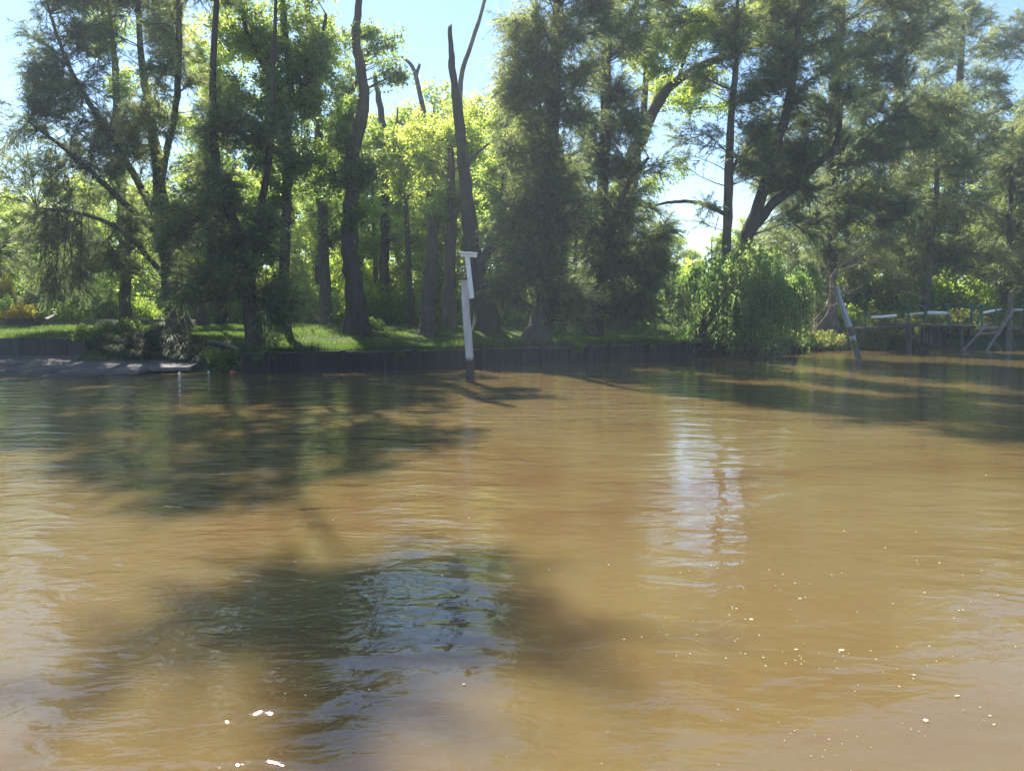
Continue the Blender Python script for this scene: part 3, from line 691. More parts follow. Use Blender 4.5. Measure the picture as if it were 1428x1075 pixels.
pxtree('needle_tree', 'big reddish-trunked feathery tree behind the leaning pole', 'tree', (1150, 466),
       [([(1150, 466), (1152, 400), (1156, 320), (1160, 240), (1163, 160), (1170, 60), (1178, -60)], [30, 23, 20, 18, 16, 12, 6]),
        ([(1160, 250), (1200, 200), (1250, 160), (1290, 140)], [10, 8, 6, 4])],
       [(1190, 90, 60, 70, -.6, 70, .35), (1240, 60, 60, 65, -.6, 74, .45), (1200, 190, 60, 60, -.6, 72, .3), (1265, 170, 60, 60, -.6, 66, .35), (1185, 270, 50, 50, -.6, 54, .35), (1245, 280, 50, 45, -.6, 44, .4), (1215, 350, 45, 35, -.6, 20, .7), (1135, 340, 28, 50, -.4, 16, .6),
        (1190, -30, 90, 55, 0, 56, .5), (1270, -10, 60, 50, 0, 34, .6)],
       bark='bark_red', group=CAS, dens=1.0, size=1.1)
pxtree('needle_tree', 'feathery tree behind the near end of the jetty with a straight brown trunk', 'tree', (1236, 452),
       [([(1236, 452), (1238, 400), (1241, 330), (1246, 240), (1252, 140), (1258, 40)], [17, 14, 13, 12, 9, 5])],
       [(1270, 320, 55, 50, 0, 36, .55), (1300, 240, 55, 50, 0, 54, .4), (1305, 150, 50, 50, 0, 52, .45), (1295, 60, 50, 60, 0, 52, .6), (1250, 380, 45, 35, 0, 20, .6), (1290, -20, 50, 50, 0, 22, .6), (1240, 220, 40, 60, 0, 20, .4)],
       bark='bark_red', group=CAS, dens=.95, size=1.2)
pxtree('needle_tree', 'feathery tree over the middle of the jetty reaching the upper right corner', 'tree', (1326, 448),
       [([(1326, 448), (1327, 390), (1329, 300), (1332, 200), (1338, 110), (1345, 20)], [15, 13, 12, 10, 8, 4]),
        ([(1330, 330), (1362, 318), (1390, 290)], [7, 6, 4])],
       [(1350, 60, 45, 45, 0, 46, .7), (1345, 150, 50, 45, 0, 50, .4), (1385, 210, 50, 50, 0, 56, .35), (1345, 260, 50, 40, 0, 30, .4), (1380, 310, 55, 40, 0, 36, .5), (1310, 360, 45, 30, 0, 18, .5), (1395, 380, 45, 40, 0, 26, .6), (1400, 120, 32, 35, 0, 16, .5), (1345, 0, 40, 40, 0, 30, .7), (1395, 50, 26, 30, 0, 16, .75)],
       bark='bark', group=CAS, dens=.95, size=1.25)
pxtree('needle_tree', 'feathery tree at the right edge of the picture behind the jetty', 'tree', (1452, 450),
       [([(1452, 450), (1450, 350), (1446, 250), (1442, 140), (1438, 40)], [17, 14, 12, 9, 5])],
       [(1420, 270, 45, 60, 0, 40, .4), (1430, 180, 45, 50, 0, 36, .45), (1425, 60, 32, 45, 0, 20, .7), (1440, 350, 50, 50, 0, 40, .5), (1480, 120, 50, 90, 0, 44, .5), (1500, 280, 60, 80, 0, 44, .5), (1410, 410, 35, 25, 0, 16, .6)],
       bark='bark', group=CAS, dens=.95, size=1.25)

# ------------------------------------------------------------------ broadleaf trees on the lawn
LV = 'leafy trees on the lawn'
pxtree('leafy_tree', 'leafy tree hung with vines, left of the tallest bare trunk', 'tree', (397, 465),
       [([(397, 465), (396, 390), (399, 300), (400, 210), (404, 120), (395, 20), (390, -60)], [19, 15, 14, 13, 11, 9, 5]),
        ([(400, 200), (380, 120), (350, 60), (330, 0)], [9, 8, 6, 4]), ([(404, 150), (440, 90), (455, 20)], [8, 6, 4])],
       [(340, 60, 52, 60, 0, 60, .8), (400, 60, 52, 60, 0, 60, .65), (390, 150, 60, 55, 0, 66, .55), (330, 150, 48, 55, 0, 50, .8), (430, 220, 45, 45, 0, 36, .5), (380, 240, 50, 45, 0, 36, .5), (370, -60, 90, 70, 0, 40, .6), (340, 280, 45, 40, 0, 26, .5), (450, 80, 42, 60, 0, 50, .65)],
       kind='leaf', fmat='vine', group=LV, rise=.7, dens=1.1)
pxtree('leafy_tree', 'straight leafy tree between the vine-hung tree and the tallest bare trunk', 'tree', (455, 454),
       [([(455, 454), (452, 380), (449, 300), (446, 220), (440, 130), (430, 30), (425, -50)], [18, 15, 14, 12, 10, 8, 4]),
        ([(447, 230), (470, 160), (500, 110), (520, 60)], [8, 7, 5, 3])],
       [(470, 160, 48, 60, 0, 60, .6), (460, 260, 48, 48, 0, 48, .5), (520, 190, 30, 34, 0, 20, .6), (450, 60, 60, 60, 0, 56, .7), (420, -40, 70, 50, 0, 34, .7), (480, 320, 30, 35, 0, 14, .4)],
       kind='leaf', fmat='vine', group=LV, rise=.7, dens=1.1, size=1.1)
pxtree('bare_trunk_tree', 'tallest thick bare trunk on the lawn, vine leaves round its middle and a broken top', 'tree', (499, 466),
       [([(499, 466), (494, 400), (489, 340), (491, 270), (493, 215), (508, 140), (502, 90), (496, 50), (501, 2)], [30, 22, 20, 18, 17, 13, 11, 10, 8], True)],
       [(497, 235, 28, 30, -.6, 22, .35), (520, 240, 28, 25, -.3, 14, .4), (480, 190, 25, 50, .4, 20, .4), (470, 250, 30, 25, 0, 12, .3), (545, 75, 38, 26, .3, 12, .5), (520, 45, 26, 26, .3, 9, .5), (565, 110, 25, 18, .3, 5, .5), (492, 295, 22, 22, -.5, 10, .35)],
       kind='leaf', fmat='vine', group=LV, rise=.5)
def snag(label, basepx, stems, **kw): return pxtree('dead_trunk', label, 'dead tree', basepx, stems, [], group='bare dead trunks', **kw)
pxtree('leafy_tree', 'slim broken-topped trunk just right of the tallest one, leafy in the middle', 'tree', (538, 453),
     [([(538, 453), (536, 380), (537, 310), (537, 230), (533, 170), (523, 106)], [22, 14, 13, 11, 9, 6], True)],
     [(560, 260, 35, 40, .5, 26, .6), (530, 300, 30, 40, .5, 18, .5), (550, 340, 30, 30, .5, 14, .6)], kind='leaf', fmat='leaf', group=LV, rise=.5, size=1.1)
snag('short dark broken stump trunk leaning right, left of the mooring post', (597, 467), [([(597, 467), (598, 420), (601, 360), (604, 311)], [23, 17, 15, 12], True)])
snag('tall dark splintered dead trunk leaning left behind the mooring post', (682, 462),
     [([(682, 462), (671, 400), (658, 340), (651, 270), (643, 190), (634, 120), (630, 80), (628, 38)], [36, 24, 20, 17, 14, 10, 8, 5], True),
      ([(664, 370), (690, 340), (702, 310)], [16, 10, 6]),
      ([(648, 240), (664, 215), (690, 195)], [6, 4, 2])])
snag('slanting pale grey dead trunk rising behind the splintered one', (668, 458), [([(676, 459), (664, 380), (652, 290), (641, 190), (643, 112), (655, 68), (670, 22), (684, -30)], [14, 11, 9, 8, 7, 6, 5, 4], False, [0]*8)], bark='bark_grey')
snag('forked dead tree top standing above the far leaves', (600, 452), [([(600, 452), (600, 380), (598, 250), (591, 165), (583, 120), (574, 92), (560, 80)], [13, 12, 10, 8, 6, 5, 3]), ([(580, 108), (582, 100), (585, 92)], [4, 4, 3], True)])
pxtree('leafy_tree', 'brown-trunked leafy tree between the short stump and the mooring post', 'tree', (627, 457),
     [([(627, 457), (627, 400), (629, 330), (630, 260), (629, 200)], [24, 17, 15, 12, 7])],
     [(650, 190, 45, 50, .5, 36, .75), (600, 200, 40, 40, .5, 30, .8), (630, 270, 50, 40, .5, 34, .55), (600, 310, 35, 30, .8, 16, .6), (660, 310, 28, 30, 1, 14, .5)], kind='leaf', fmat='leaf', group=LV, rise=.5, size=1.15, bark='bark_red')
pxtree('leafy_tree', 'thin-stemmed leafy tree just left of the short broken stump', 'tree', (573, 455), [([(573, 455), (571, 400), (569, 340), (566, 280)], [11, 9, 7, 5])],
     [(575, 250, 45, 50, .5, 40, .75), (570, 190, 40, 35, .5, 26, .8), (560, 330, 35, 25, .5, 14, .6)], kind='leaf', fmat='leaf', group=LV, rise=.5, size=1.15)
pxtree('leafy_tree', 'leafy tree sending one long bare bough up and right across the sky gap', 'tree', (866, 456),
     [([(866, 456), (868, 400), (872, 320), (882, 240), (895, 190), (915, 150), (945, 112), (990, 88), (1030, 72), (1062, 55), (1088, 34)], [30, 25, 22, 21, 19, 16, 14, 11, 10, 9, 6]),
      ([(895, 190), (900, 110), (905, 30), (910, -40)], [10, 8, 6, 4]), ([(945, 112), (960, 70), (985, 25)], [5, 4, 2]), ([(872, 30), (910, 25), (960, 22), (1000, 15)], [4, 6, 5, 3])],
     [(905, 68, 46, 36, -1, 52, .85), (948, 40, 46, 32, -1, 52, .8), (1000, 30, 46, 28, -1, 52, .8), (1060, 25, 52, 34, -2, 60, .85), (935, 135, 40, 26, 1.2, 34, .7), (1000, 122, 46, 24, 1.2, 34, .8), (1105, 20, 42, 36, -2.5, 40, .9), (905, 265, 28, 30, 0, 7, .5), (940, 240, 25, 30, 0, 6, .5), (960, -50, 120, 50, 0, 56, .7), (1050, -50, 80, 50, 0, 36, .7), (880, -10, 50, 50, 0, 26, .7)],
     kind='leaf', fmat='leaf', group=LV, rise=.4, size=1.05)
pxtree('leafy_tree', 'leafy tree beside the far lawn between the post and the thick-rooted tree', 'tree', (706, 454),
     [([(706, 454), (703, 400), (700, 330), (703, 250), (706, 180)], [13, 11, 9, 7, 4])],
     [(700, 230, 42, 50, .5, 40, .65), (690, 160, 32, 34, .5, 22, .7), (705, 310, 40, 40, .5, 32, .55), (740, 350, 40, 40, 1, 26, .6)], kind='leaf', fmat='leaf', group=LV, rise=.5, size=1.15)
pxtree('leafy_tree', 'leaning leafy tree behind the strappy plants left of the lawn', 'tree', (283, 452),
     [([(283, 452), (285, 420), (291, 370), (300, 310), (310, 240)], [15, 12, 10, 8, 5])],
     [(290, 90, 48, 60, 1, 42, .8), (320, 30, 45, 45, 1, 26, .8), (300, 180, 45, 45, 1, 30, .7), (260, 180, 36, 50, 1, 24, .6), (290, -30, 60, 50, 1, 26, .7)], kind='leaf', fmat='leaf', group=LV, rise=.5, size=1.1)
pxtree('leafy_tree', 'leafy tree left of the vine-hung tree with a short thick trunk', 'tree', (309, 453),
     [([(309, 453), (307, 420), (306, 370), (310, 300)], [19, 16, 14, 9])],
     [(300, 300, 40, 30, 1, 14, .6), (340, 260, 38, 40, 1, 20, .6), (270, 270, 40, 35, 1, 18, .6)], kind='leaf', fmat='leaf', group=LV, rise=.5, size=1.15)
pxtree('leafy_tree', 'pale leafy tree high above the left feathery trees', 'tree', (175, 452),
     [([(175, 452), (172, 330), (165, 200), (160, 90), (150, 0)], [15, 13, 11, 8, 4])],
     [(150, 30, 45, 40, 1, 30, .8), (110, -20, 40, 40, 1, 20, .8), (170, 110, 40, 36, 1, 16, .6), (170, 280, 50, 60, 1, 22, .5), (160, -50, 60, 40, 1, 24, .8)], kind='leaf', fmat='leaf', group=LV, rise=.5, size=1.1)

# ------------------------------------------------------------------ weeping willow over the wall
RS.seed(5)
wp = at(975, 474)
wil = thing('weeping_willow', 'round bright green weeping willow hanging over the plank wall into the water', 'willow', tuple(wp))
st = []
for k, (ex, ey, dd) in enumerate([(990, 380, 0), (1040, 370, .5), (1075, 390, 0), (960, 390, .3)]):
    Pk = np.array([wp+[RS.uniform(-.2, .2), RS.uniform(-.2, .2), 0], W(980+k*8, 440, wp[1]+dd*.4), W(ex, ey, wp[1]+dd)])
    v, f, P, R, cap = stem(Pk, np.array([.2, .13, .05]), 8, 12, flare=(k == 0)); st.append((P, R))
    link('trunk' if k == 0 else 'limb', mesh('trunk' if k == 0 else 'limb', [(v-wp, f, 0)], [M['bark']], smooth=True), wil)
domes = [(1040, 395, 78, 62, -.8, 260), (985, 410, 56, 60, -.8, 170), (1080, 400, 46, 60, -1.6, 190), (1078, 425, 44, 46, -3.2, 260), (1020, 440, 66, 38, -2.0, 150)]
lv, tn = [], []; ws = []
for cx, cy, rx, ry, dd, n in domes:
    Dw = wp[1]+dd; c = W(cx, cy, Dw); g = max(6, n//9)
    qc = unit(RS.randn(g, 3)*[1, 1, .9]); qc[:, 2] = np.where(qc[:, 2] < -.3, -qc[:, 2], qc[:, 2]); qc *= RS.uniform(.45, 1.08, (g, 1)); gi = RS.randint(g, size=n); gt = RS.randn(g)*.2
    q = qc[gi]+RS.randn(n, 3)*.11
    S = c+q*np.array([rx, max(rx, ry)*.95, ry])*Dw/F
    L = np.minimum(RS.uniform(.9, 2.8, n), S[:, 2]-RS.uniform(.05, .6, n)); L = np.maximum(L, .35)
    o2 = unit(q*[1, 1, 0]+RS.randn(n, 3)*[.3, .3, 0])
    E = S+o2*RS.uniform(.25, .8, (n, 1)); E[:, 2] = S[:, 2]-L; Cc = S+o2*RS.uniform(.35, .7, (n, 1)); Cc[:, 2] += .12
    ws.append(tubes(bez(S[:, None], Cc[:, None], E[:, None], np.linspace(0, 1, 4)[None]*np.ones((n, 1))), np.full((n, 4), .007), 3))
    Mn = 58; k = n*Mn; u = RS.rand(n, Mn)
    p = bez(S[:, None], Cc[:, None], E[:, None], u).reshape(-1, 3)+RS.randn(k, 3)*.035
    nd = unit(RS.randn(k, 3)*.42+[0, 0, -.75]); nl = RS.uniform(.11, .2, k); side = unit(np.cross(nd, RS.randn(k, 3)))*(nl*.16)[:, None]; mid = p+nd*nl[:, None]*.45
    lv.append(np.stack([p, mid-side, p+nd*nl[:, None], mid+side], 1).reshape(-1, 3))
    tn.append(np.repeat(np.clip(.5+.25*np.repeat(q[:, 2], Mn)+np.repeat(gt[gi], Mn)+.12*RS.randn(k), 0, 1), 4))  # tone rises with height: the sunlit top is put into the leaf colour
lv = np.concatenate(lv)-wp; tn = np.concatenate(tn)
link('branches', mesh('branches', [(v-wp, f, 0) for v, f in ws], [M['bark']]), wil, kind='stuff')
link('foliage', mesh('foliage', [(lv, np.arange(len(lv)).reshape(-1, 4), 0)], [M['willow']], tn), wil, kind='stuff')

# fallen dead tree with pale twisted limbs
fb = W(1122, 462, 43.5); fb[2] = ground_z(fb[0], fb[1])
fall = thing('fallen_tree', 'pale twisted dead boughs of a fallen tree beside the reddish trunk', 'fallen tree', tuple(fb))
for k, (pts, ws_) in enumerate([([(1118, 466), (1140, 440), (1153, 425), (1153, 400), (1156, 385), (1170, 372), (1185, 362), (1205, 356), (1222, 345), (1250, 318)], [9, 9, 8, 6, 6, 5, 5, 4, 3, 2]),
                              ([(1156, 388), (1178, 378), (1200, 368), (1228, 364), (1240, 375), (1262, 385)], [4, 5, 4, 4, 3, 2]),
                              ([(1153, 400), (1141, 395), (1140, 383), (1134, 380)], [4, 4, 3, 2]), ([(1170, 401), (1185, 404), (1196, 396), (1202, 395)], [4, 4, 4, 3]),
                              ([(1150, 428), (1162, 421), (1173, 411), (1176, 404)], [5, 4, 3, 3]), ([(1156, 402), (1172, 402), (1178, 405)], [4, 4, 3]),
                              ([(1185, 362), (1190, 345), (1205, 330)], [3, 2, 1]), ([(1140, 455), (1155, 438), (1158, 415), (1160, 400)], [5, 4, 4, 3])]):
    q = pxstem(pts, 43.5-0.12*k, np.array(ws_)*.5)
    jog = q[0]+RS.randn(*q[0].shape)*.09; jog[0] = q[0][0]
    v, f, P, R, cap = stem(jog, q[1], 7, 26, flare=False, rough=.25)
    nt_ = 10; a_ = P[RS.randint(6, 26, nt_)]; e_ = a_+RS.randn(nt_, 3)*[.5, .3, .35]+[.25, 0, .12]; m_ = (a_+e_)/2+RS.randn(nt_, 3)*.12
    tv, tf = tubes(bez(a_[:, None], m_[:, None], e_[:, None], np.linspace(0, 1, 4)[None]*np.ones((nt_, 1))), np.full((nt_, 4), .014)*[1.2, 1, .7, .3], 4)
    link('twigs', mesh('twigs', [(tv-fb, tf, 0)], [M['bark_grey']]), fall, kind='stuff')
    link('bough', mesh('bough', [(v-fb, f, 0)], [M['bark_grey']], smooth=True), fall)

# ------------------------------------------------------------------ far wood: shared trees and shrubs, each an object of its own
def local_tree(nm, h, seed, kind='leaf', fm='leaf', bark='bark_red', size=1.5, dens=.9, wide=.28, low=.2):
    P = np.array([[0, 0, 0], [RS.uniform(-.2, .2), 0, h*.3], [RS.uniform(-.5, .5), RS.uniform(-.3, .3), h*.6], [RS.uniform(-.6, .6), 0, h*.93]])
    R = np.array([.26, .2, .13, .04])*h/13
    bl = []
    for k in range(9):
        z = h*(low+(.9-low)*(k/8)); a = RS.rand()*6.28; r = h*wide*(1.0-.55*abs(k/8-.35))*.55
        bl.append((np.array([math.cos(a)*r, math.sin(a)*r, z]), (h*wide*.62, h*wide*.62, h*.13), 17, None))
    return make_tree(nm, '', 'tree', (0, 0, 0), [(P, R, False)], bl, kind=kind, fmat=fm, bark=bark, size=size, dens=dens, tone=.62, rise=.5)
protos = [local_tree('woodland_tree', 14, 1), local_tree('woodland_tree', 14, 2, wide=.24), local_tree('woodland_tree', 14, 3, low=.34, wide=.33)]
npro = local_tree('feathery_woodland_tree', 16, 4, 'needle', 'needle', size=1.5, wide=.24)
# (px, depth, px height of the top, prototype)
far = []
for x, D_, ty, k in [(-60, 52, 210, 0), (10, 48, 262, 1), (70, 56, 240, 2), (130, 50, 250, 0), (190, 58, 230, 1), (240, 49, 260, 2), (300, 56, 200, 0), (350, 50, 240, 1), (405, 58, 180, 2), (440, 52, 210, 0), (500, 56, 160, 1), (530, 50, 215, 2),
                   (560, 58, 128, 0), (610, 54, 120, 1), (655, 60, 125, 2), (700, 54, 130, 0), (745, 57, 170, 1), (800, 52, 220, 2), (845, 60, 240, 0), (895, 58, 300, 1), (945, 70, 322, 2), (990, 66, 318, 0), (1040, 64, 305, 1), (1090, 62, 310, 2), (1135, 62, 290, 0),
                   (1190, 66, 250, 1), (1250, 62, 240, 2), (1300, 68, 220, 0), (1350, 63, 260, 1), (1400, 66, 230, 2), (1460, 62, 200, 0), (1520, 60, 180, 1), (1600, 62, 200, 2),
                   (25, 76, 262, 2), (120, 80, 240, 1), (215, 75, 240, 0), (320, 78, 220, 2), (420, 80, 200, 1), (480, 74, 190, 0), (580, 82, 150, 2), (640, 76, 155, 1), (690, 80, 160, 0), (760, 78, 200, 1), (870, 84, 330, 2), (960, 90, 345, 0), (1060, 86, 335, 1), (1160, 84, 300, 2), (1260, 88, 280, 0), (1370, 85, 270, 1),
                   (-180, 50, 200, 2), (-300, 54, 180, 1), (-420, 56, 180, 0), (1720, 62, 200, 1), (1850, 64, 200, 2), (-560, 60, 180, 1)]:
    far.append((x+RS.uniform(-6, 6), D_, ty, k))
def region(x):
    for lim, t in ((0, 'beyond the left edge'), (120, 'above the yellow shrub'), (260, 'behind the strappy plants'), (350, 'behind the lawn corner tree'), (460, 'behind the vine-hung tree'), (560, 'behind the tallest bare trunk'), (640, 'behind the short stump'),
                   (720, 'behind the mooring post'), (800, 'behind the thick-rooted tree'), (900, 'behind the broad dark tree'), (1010, 'in the gap left of the willow'), (1130, 'behind the willow'), (1230, 'behind the leaning pole'), (1330, 'behind the near end of the jetty'), (1428, 'behind the far end of the jetty')):
        if x < lim: return t
    return 'beyond the right edge'
GW = 'sunlit trees of the far wood'
for i, (x, D_, ty, k) in enumerate(far):
    p = W(x, 440, D_); gz = float(ground_z(p[0], D_)); hh = W(x, ty, D_)[2]-gz
    pr = protos[k]
    near = 'nearest row' if D_ < 54 else ('second row' if D_ < 63 else ('third row' if D_ < 72 else 'farthest row'))
    o = copy_thing(pr, (p[0], D_, gz-.1), RS.uniform(0, 6.28), (hh/14*.9+.08, hh/14*.9+.08, hh/14), 'bright green woodland tree %s, %s' % (region(x), near)); o['group'] = GW
for i, (x, D_, ty) in enumerate([(60, 44, 300), (1110, 54, 200), (1180, 58, 150), (1290, 57, 130), (1400, 58, 150), (1490, 56, 60), (-330, 33, -20), (-160, 36, 100), (-190, 29, -60), (-420, 30, -120), (-700, 28, -160), (-90, 31, 60)]):  # trees out of view at left are added to shade the left water
    p = W(x, 440, D_); gz = float(ground_z(p[0], D_)); hh = W(x, ty, D_)[2]-gz
    lab = ['grey-green feathery tree behind the upper left wall', 'grey-green feathery tree far behind the weeping willow', 'grey-green feathery tree far behind the reddish trunk', 'grey-green feathery tree in the wood behind the jetty, left of centre',
           'grey-green feathery tree in the wood behind the jetty, near the right edge', 'feathery tree beyond the right edge of the picture', 'farthest unseen feathery tree beyond the left edge', 'unseen feathery tree just beyond the left edge by the terrace', 'unseen feathery tree past the left edge beside the ramp', 'tall unseen feathery tree on the bank well left of the view', 'tallest unseen feathery tree on the bank far left of the view', 'feathery tree nearest the left edge above the ramp'][i]
    o = copy_thing(npro, (p[0], D_, gz-.1), RS.uniform(0, 6.28), hh/16, lab); o['group'] = 'grey-green feathery trees of the wood'
def kill(root):
    for ch in list(root.children): bpy.data.objects.remove(ch, do_unlink=True)
    bpy.data.objects.remove(root, do_unlink=True)
for r in protos+[npro]: kill(r)

# shrubs
def bush(nm, r, h, n, fm, size=1.0, kind='round', seg=1):
    root = thing(nm, '', 'shrub', (0, 0, 0))
    c = unit(RS.randn(n, 3))*(RS.rand(n, 1)**.35); c[:, 2] = np.abs(c[:, 2]); lump = 1+.25*np.sin(c[:, 0:1]*7+c[:, 1:2]*5)
    p = c*lump*np.array([r, r, h]); nd = unit(c*.6+RS.randn(n, 3)*.7+[0, 0, .1]); nl = RS.uniform(.09, .17, n)*size
    side = unit(np.cross(nd, RS.randn(n, 3)+[0, 0, 1.]))*(nl*.3)[:, None]; mid = p+nd*nl[:, None]*.5
    v = np.stack([p, mid-side, p+nd*nl[:, None], mid+side], 1).reshape(-1, 3)
    tn = np.repeat(np.clip(.5+.25*np.sin(c[:, 0]*5)*np.sin(c[:, 1]*6)+.15*RS.randn(n), 0, 1), 4)
    m = 26; e = unit(RS.randn(m, 3)); e[:, 2] = np.abs(e[:, 2]); e = e*np.array([r, r, h])*.85
    pth = np.stack([np.zeros((m, 3)), e*[.35, .35, .6], e], 1)
    link('stems', mesh('stems', [(*tubes(pth, np.full((m, 3), .018)*[1.3, .9, .4], 4), 0)], [M['bark']]), root, kind='stuff')
    link('foliage', mesh('foliage', [(v, np.arange(4*n).reshape(-1, 4), 0)], [M[fm]], tn), root, kind='stuff')
    return root
def strap_clump(nm, n, L, wd, fm, up=.9):
    root = thing(nm, '', 'plant', (0, 0, 0))
    a = RS.rand(n)*6.28; l = RS.uniform(.6, 1.15, n)*L; o_ = RS.randn(n, 2)*.12
    dirs = np.stack([np.cos(a), np.sin(a), 0*a], -1); sd_ = np.stack([-np.sin(a), np.cos(a), 0*a], -1)
    ups = RS.uniform(.55, 1.1, n)*up
    rows_ = []
    for t, ww in ((0, .8), (.3, 1), (.62, .85), (1.0, .06)):
        c = dirs*(l*(.12*t+.62*t*t))[:, None]; c[:, 2] = l*ups*(1.15*t-.85*t*t*t); c[:, :2] += o_
        rows_.append((c-sd_*wd*ww/2, c+sd_*wd*ww/2))
    v = np.stack([x for r_ in rows_ for x in r_], 1).reshape(-1, 3)
    f = np.concatenate([np.array([[8*i+2*k, 8*i+2*k+1, 8*i+2*k+3, 8*i+2*k+2] for k in range(3)]) for i in range(n)])
    tn = np.repeat(np.clip(.4+.22*RS.randn(n), 0, 1), 8)
    link('leaves', mesh('leaves', [(v, f, 0)], [M[fm]], tn), root, kind='stuff')
    return root
bushes = [bush('shrub', 1.2, 1.9, 5200, 'leaf', 1.25), bush('shrub', 1.4, 1.5, 5200, 'leaf', 1.25)]
bh = [bush('herb_bush', 1.0, .9, 4200, 'reed', .8)]
yb = bush('yellow_shrub', .8, .8, 2200, 'yellow', 1.3)
db = bush('dark_shrub', .6, .75, 2400, 'vine', .8)
straps = [strap_clump('strappy_plant', 210, 1.0, .028, 'strap'), strap_clump('strappy_plant', 190, .85, .026, 'strap')]
palm = strap_clump('broad_leaved_plant', 36, 1.7, .13, 'leaf', 1.15)
def place(pr, x, y, s, label, grp=None, D_=None, cat=None, dz=-.05):
    if D_ is None: p = at(x, y)
    else: p = W(x, y, D_); p[2] = float(ground_z(p[0], p[1]))
    o = copy_thing(pr, (p[0], p[1], p[2]+dz), RS.uniform(0, 6.28), s, label)
    if grp: o['group'] = grp
    if cat: o['category'] = cat
    return o
# undergrowth at the back of the lawn
k = 0
for D_, x0, x1, st_ in ((47, -60, 900, 34), (52, -60, 1180, 44), (60, -60, 1500, 62)):
    x = x0
    while x < x1:
        xx = x+RS.uniform(-10, 10); s = RS.uniform(.7, 1.5)*(1 if D_ < 55 else 1.7)
        if not (D_ < 50 and RS.rand() < .25):
            place(bushes[k % 2], xx, 445, (s, s, s*RS.uniform(.8, 1.25)), 'sunlit green shrub %s, %s' % (region(xx), 'at the lawn edge' if D_ < 50 else ('just inside the wood' if D_ < 56 else 'deeper in the wood')), 'shrubs under the far wood', D_+RS.uniform(-1.5, 1.5))
        k += 1; x += st_
for x, D_, s, lab in [(700, 43.5, 1.0, 'arching broad-leaved plant left of the thick-rooted tree'), (585, 46, 1.0, 'arching broad-leaved plant behind the short stump'), (725, 45, .9, 'smaller broad-leaved plant close behind the thick-rooted tree'),
                      (640, 46, .8, 'low broad-leaved plant behind the mooring post'), (560, 46.5, .8, 'low broad-leaved plant right of the tallest trunk'), (690, 46, .8, 'broad-leaved plant behind the splintered trunk')]:
    place(palm, x, 450, s, lab, 'broad-leaved plants at the lawn edge', D_)
place(db, 520, 460, (.9, .7, .75), 'dark vine tuft at the foot of the tallest trunk')
# plants on the bank left of the wall
i = 0
lab_pos = []
for x, y, s in [(225, 470, 1.15), (250, 472, 1.2), (205, 476, 1.1), (272, 480, 1.0), (235, 484, 1.2), (255, 492, 1.1), (215, 490, 1.1), (275, 495, .9), (190, 485, 1.0), (238, 500, 1.0), (258, 505, .9), (180, 474, .9), (205, 500, .9), (160, 480, .9), (225, 460, 1.0), (250, 462, 1.0), (170, 494, .9), (150, 492, .8), (290, 488, .8), (145, 474, .8), (185, 500, .8), (130, 484, .8), (280, 506, .7)]:
    place(straps[i % 2], x, y, s, 'dark strappy plant %s, %s' % ('high on the bank' if y < 473 else ('low over the ramp edge' if y > 494 else ('halfway up the bank' if y > 483 else 'just below the bank top')), 'beside the terrace wall end' if x < 165 else ('left of the clump centre' if x < 200 else ('in the clump centre' if x < 240 else ('right of the clump centre' if x < 266 else 'nearest the coping')))), 'strappy plants on the left bank'); i += 1
for x, y, s, l in [(120, 475, .9, 'dark round shrub at the right end of the terrace wall'), (150, 465, .85, 'dark shrub left of the strappy plants, behind the ramp'), (312, 512, .9, 'dark shrub hanging over the water at the left end of the plank wall'), (298, 503, .8, 'small dark shrub between the coping and the strappy plants'), (178, 462, .9, 'twiggy shrub behind the strappy plants'), (325, 500, .6, 'small dark shrub touching the corner of the plank wall')]:
    place(db, x, y, (s*1.1, s, s*.85), l, 'dark shrubs on the left bank')
for x, s_, l in [(372, .5, 'small weed hanging over the left bays of the plank wall'), (806, .6, 'weed hanging over the plank wall below the broad dark tree'), (560, .3, 'tiny weed on the wall top right of the tallest trunk'), (905, .4, 'small weed on the wall top left of the willow')]:
    xw = (x-714)/F; yw = next(yy_ for yy_ in np.arange(25, 45, .05) if yy_ > shore(xw*yy_)); o = copy_thing(db, (xw*yw, yw-.12, .5), RS.rand()*6, (s_*1.6, s_*.5, s_*.8), l); o['group'] = 'weeds hanging over the wall'
place(yb, 33, 443, (1.35, 1.1, 1.0), 'bright yellow shrub behind the upper left wall', D_=41.2)
place(bushes[0], 5, 443, (.9, .9, .62), 'pale green shrub left of the yellow one', D_=41.8)
place(bushes[1], 75, 443, (1.0, .9, .6), 'pale green shrub right of the yellow one', D_=42.5)
place(yb, 10, 440, (.7, .6, 2.9), 'tall thin golden-leaved shrub at the left edge', D_=45)
